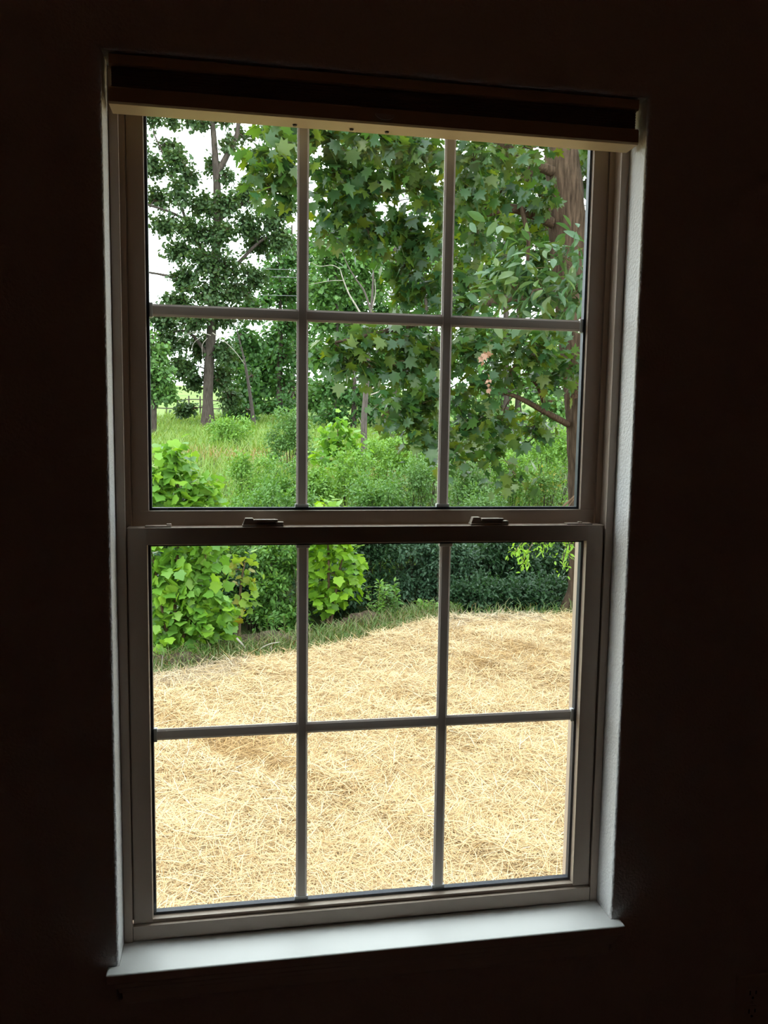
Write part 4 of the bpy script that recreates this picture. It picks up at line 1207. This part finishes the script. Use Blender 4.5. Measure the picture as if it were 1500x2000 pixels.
SH = [
    ('low pale shrub at the foot of the oak trunk', 452, 850, 40, 26, 27, L_LIGHT, 0.10, 1500),
    ('silvery shrub in front of the dark woods, right of the oak', 565, 850, 40, 44, 20, L_BLUE, 0.085, 2200),
    ('pale feathery shrub bordering the meadow grass', 500, 925, 50, 40, 13.5, L_LIGHT, 0.06, 2600),
    ('mid green shrub between meadow and first grille bar', 555, 940, 45, 45, 12.5, L_MID, 0.06, 2600),
    ('low shrub behind the meeting rail at the left', 500, 1000, 60, 40, 10.5, L_MID, 0.06, 2600),
    ('bright shrub below the light green sapling', 610, 955, 45, 40, 12.5, L_LIGHT, 0.06, 2400),
    ('rounded shrub left of the thin dead trunk', 690, 920, 50, 42, 13.0, L_LIGHT, 0.06, 2600),
    ('wide pale shrub beneath the dead tree', 745, 905, 50, 40, 16.0, L_LIGHT, 0.07, 2400),
    ('bluish shrub with dense leaves near the second grille bar', 800, 950, 60, 50, 12.0, L_BLUE, 0.06, 3000),
    ('pale shrub under the lowest maple bough', 845, 890, 50, 40, 15.0, L_LIGHT, 0.065, 2200),
    ('grey-green shrub just right of the second grille bar', 915, 935, 50, 48, 12.5, L_BLUE, 0.06, 2800),
    ('feathery green shrub left of the maple trunk', 990, 940, 55, 50, 13.0, L_LIGHT, 0.06, 2800),
    ('yellow-tinged shrub against the maple trunk', 1060, 950, 50, 50, 12.0, L_TINGED, 0.055, 2400),
    ('tall green shrub behind the maple trunk', 1085, 890, 55, 50, 15.0, L_LIGHT, 0.07, 2400),
    ('shadowy shrub behind the left sycamore sapling', 440, 1075, 60, 60, 9.2, L_MID, 0.06, 2600),
    ('mixed green shrub between the two sycamore saplings', 545, 1110, 45, 62, 8.6, L_MID, 0.065, 2600),
    ('dense shrub rising behind the bright sycamore sapling', 600, 1040, 60, 50, 9.8, L_MID, 0.06, 2600),
    ('dark shrub right of the bright sycamore sapling', 725, 1095, 45, 62, 9.8, L_DARK, 0.07, 2400),
    ('bluish dark shrub left of the second lower grille bar', 800, 1085, 50, 70, 9.9, L_DARKBLUE, 0.065, 2800),
    ('grey-leaved shrub behind the second lower grille bar', 860, 1080, 45, 68, 10.1, L_DARKBLUE, 0.065, 2600),
    ('dark shrub on the straw rim right of the second lower grille bar', 935, 1110, 55, 72, 10.0, L_DARK, 0.065, 2800),
    ('deep green shrub in the dark hollow by the straw rim', 1005, 1120, 55, 68, 10.1, L_DARK, 0.065, 2800),
    ('dark shrub crowding the foot of the maple', 1085, 1110, 55, 72, 10.3, L_DARK, 0.065, 2800),
    ('dark shrub hidden under the left sycamore leaves', 330, 1120, 60, 80, 8.6, L_DARK, 0.07, 2200),
    ('fluffy pale shrub in the sunlit gap beside the maple trunk', 1040, 905, 60, 45, 16.5, L_LIGHT, 0.075, 2400),
    ('broad shrub at the centre just above the meeting rail', 735, 975, 60, 45, 11.0, L_MID, 0.06, 2600),
    ('broad grey-green shrub above the right sash lock', 950, 985, 65, 45, 11.0, L_BLUE, 0.06, 2600),
    ('low shrub above the left sash lock', 560, 985, 60, 35, 10.8, L_MID, 0.06, 2400),
    ('pale shrub at the far side of the thicket right of the dead trunk', 790, 880, 55, 40, 18.0, L_LIGHT, 0.075, 2400),
    ('dark shrub filling the hollow behind the yellowing sapling', 490, 1140, 45, 50, 8.9, L_DARK, 0.065, 2400),
    ('dark shrub at the foot of the bright sycamore sapling', 640, 1140, 60, 40, 9.4, L_DARK, 0.065, 2400),
    ('green shrub overlapping the foot of the second lower grille bar', 880, 1120, 50, 60, 9.6, L_DARKBLUE, 0.06, 2600),
    ('low dark shrub nearest the straw rim right of the second lower grille bar', 920, 1165, 50, 30, 9.2, L_DARK, 0.06, 1800),
    ('low dark shrub nearest the straw rim in the middle of the hollow', 990, 1168, 50, 26, 9.25, L_DARK, 0.06, 1800),
    ('low dark shrub nearest the straw rim beside the maple foot', 1060, 1165, 50, 28, 9.3, L_DARK, 0.06, 1800),
    ('dark shrub between the hollow and the maple foot', 1045, 1090, 50, 60, 10.8, L_DARK, 0.065, 2600),
]
for s in SH:
    shrub(*s)


# tall leafy weeds on the bank
def weed(label, px, py_top, Y, leafmat, n=46, size=0.075):
    c = at(px, py_top, Y)
    g = float(ground(c[0], c[1]))
    root = empty('leafy_weed', (c[0], c[1], g))
    tag(root, label, 'weed', 'weeds on the bank')
    P, O, st = [], [], []
    for s in range(4):
        e = c + np.array([rng.normal(0, 0.10), rng.normal(0, 0.08), -rng.random() * 0.12])
        q = curve_to((c[0] + rng.normal(0, 0.03), c[1], g - 0.02), e, 0.0, 7, 0.05)
        st.append((q, np.linspace(0.005, 0.002, 7)))
        t = rng.uniform(0.25, 1.0, n)
        k = np.clip((t * 6).astype(int), 0, 5)
        pos = q[k] + (q[k + 1] - q[k]) * (t * 6 - k)[:, None]
        a = rng.uniform(0, 2 * math.pi, n)
        out = np.stack([np.cos(a), np.sin(a), 0.3 + 0 * a], -1)
        P.append(pos + out * 0.01); O.append(unit(out))
    for q, r in st:
        v, f = tube(q, r, 5)
        np_obj('stem', v, f, M_STALK, root)
    P, O = np.vstack(P), np.vstack(O)
    put_leaves(root, P, leaf_frames(len(P), O, 0.9, 0.0, 0.25), size * rng.uniform(0.6, 1.2, len(P)), T_OVAL, leafmat)


for w_ in (('tall leafy weed at the bank, leftmost of three', 738, 1135, 8.4, L_LIGHT), ('tall leafy weed at the bank, middle of three', 775, 1135, 8.5, L_MID),
           ('tall leafy weed beside the second lower grille bar', 830, 1165, 8.7, L_LIGHT), ('bushy weed by the straw rim right of the grille bar', 898, 1175, 9.0, L_MID),
           ('pale weed poking up from the bank grass under the yellow sapling', 545, 1185, 8.0, L_MID)):
    weed(*w_)

# hanging spray of small bright leaves in front of the dark hollow
sp = empty('hanging_branch', at(1090, 1040, 8.2))
tag(sp, 'drooping spray of small bright leaves hanging before the dark hollow', 'branch')
P, O = [], []
for pts in ([(1132, 960), (1075, 1010), (1020, 1060), (1000, 1085)], [(1132, 960), (1070, 1020), (1035, 1070), (1018, 1105)], [(1132, 960), (1080, 1030), (1060, 1075)], [(1132, 960), (1110, 1040), (1098, 1105)]):
    q = spline([at(a, b, 8.35 - 0.15 * i) for i, (a, b) in enumerate(pts)], 16)
    v, f = tube(q, np.linspace(0.010, 0.002, 16), 5)
    np_obj('twig', v, f, M_TWIG, sp)
    k = rng.integers(5, 16, 90)
    P.append(q[k] + rng.normal(0, 0.05, (90, 3))); O.append(unit(rng.normal(0, 1, (90, 3)) + np.array([0, -0.3, -0.6])))
P, O = np.vstack(P), np.vstack(O)
put_leaves(sp, P, leaf_frames(len(P), O, 0.6, 0.5, 0.4), 0.06 * rng.uniform(0.7, 1.3, len(P)), T_OVAL, L_SYC2)

# ------------------------------------------------------------------ meadow and bank grass
def meadow():
    n = 90000
    y = 10.5 + rng.random(n) ** 1.5 * 39
    x = -13 + rng.random(n) * (14 + 0.22 * y) - 0.10 * (y - 11)
    far_left = x < -4
    y = np.where(far_left, y - 5.0 * rng.random(n), y)
    y = np.maximum(y, edge_y(x) + 0.2)
    z = ground(x, y)
    L = rng.uniform(0.25, 0.65, n)
    az = rng.uniform(0, 2 * math.pi, n)
    tilt = np.abs(rng.normal(0, 0.5, n))
    wd = rng.uniform(0.004, 0.008, n) * (0.6 + 0.05 * y)
    dry = (wob(x, y, 0.45, 2.2) > 0.35) & (y > 17) & (y < 24) & (rng.random(n) < 0.7)
    P = np.stack([x, y, z], -1)
    for nm, sel, mt, lb in (('meadow_grass', ~dry, L_GRASS, 'tall green grass of the meadow in front of the oak'),
                            ('dry_grass', dry, L_RED, 'reddish dry grass patches in the meadow')):
        blades(nm, P[sel], L[sel], wd[sel], az[sel], tilt[sel], mt, lb, 'grass', 0.4)


meadow()


def bank():
    n = 40000
    x = np.where(rng.random(n) < 0.45, -7.5 + rng.random(n) * 6.6, -1.2 + rng.random(n) * 7.5)
    d = np.where(x < -0.9, rng.random(n) ** 1.2 * 5.2, rng.random(n) ** 1.4 * 1.5) - 0.03
    keep = ~((x > 3.0) & (d > 0.35)) & ((x < 2.7) | (rng.random(n) < 0.25))
    x, d = x[keep], d[keep]
    y = edge_y(x) + d
    n = len(x)
    z = ground(x, y) - 0.02
    L = rng.uniform(0.10, 0.34, n) * np.clip(0.45 + d, 0.45, 1) * np.where((x < -0.9) & (d > 1), 1.6, 1)
    az = rng.uniform(0, 2 * math.pi, n)
    tilt = np.abs(rng.normal(0, 0.5, n))
    blades('bank_grass', np.stack([x, y, z], -1), L, rng.uniform(0.003, 0.006, n) * np.where((x < -0.9) & (d > 1), 1.8, 1), az, tilt, L_WEED, 'rough green and brown grass along the straw rim', 'grass', 0.5)


bank()


# soil and brush heaps on the bank
def heap(label, px, py, Y, rx, ry, h, mat, name='soil_heap', cat='soil'):
    c = at(px, py, Y)
    g = float(ground(c[0], c[1]))
    bm = bmesh.new()
    bmesh.ops.create_icosphere(bm, subdivisions=4, radius=1)
    for v in bm.verts:
        p = v.co.copy()
        nn = 1 + 0.16 * math.sin(p.x * 7 + px) * math.cos(p.y * 6 + 1) + 0.10 * math.sin(p.z * 13 + p.x * 11) + 0.05 * math.sin(p.x * 31 + p.y * 27)
        v.co = Vector((c[0] + p.x * rx * nn, c[1] + p.y * ry * nn, g - 0.03 + max(-0.3, p.z) * h * nn))
    o = bm_obj(name, bm, mat, None, True)
    tag(o, label, cat)
    return o


heap('brown heap of soil and dead brush under the bright sapling', 715, 1195, 8.2, 0.36, 0.2, 0.22, M_DIRT)
heap('dark earth bank in the hollow left of the first lower grille bar', 520, 1240, 7.5, 0.60, 0.26, 0.20, M_DIRT)
heap('clod of bare soil on the straw rim near the centre', 692, 1252, 7.25, 0.13, 0.08, 0.06, M_DIRT)
heap('low earth bank under the left sycamore sapling', 350, 1285, 6.75, 0.45, 0.2, 0.10, M_DIRT)

# fallen sticks
for lb, pts, Y, r0 in (('pale dead branch leaning on the bank left of the first lower grille bar', [(462, 1246), (478, 1264), (492, 1284)], 6.95, 0.012),
                       ('curved pale stick lying on the bank beside the leaning branch', [(498, 1284), (508, 1268), (526, 1258), (546, 1254)], 6.95, 0.009),
                       ('thin upright dry stalk at the straw rim on the far left', [(318, 1318), (316, 1300), (318, 1280)], 6.4, 0.006),
                       ('short dry stalk at the straw rim beside the first lower grille bar', [(528, 1283), (530, 1272), (529, 1262)], 6.85, 0.006)):
    q = spline([at(a, b, Y) for a, b in pts], 10)
    q[:, 2] = np.maximum(q[:, 2], ground(q[:, 0], q[:, 1]) - 0.01)
    v, f = tube(q, np.linspace(r0, r0 * 0.5, 10), 6, 0.15, 3)
    tag(np_obj('stick', v, f, M_DEADWOOD, None, True), lb, 'stick', 'dead sticks on the bank')
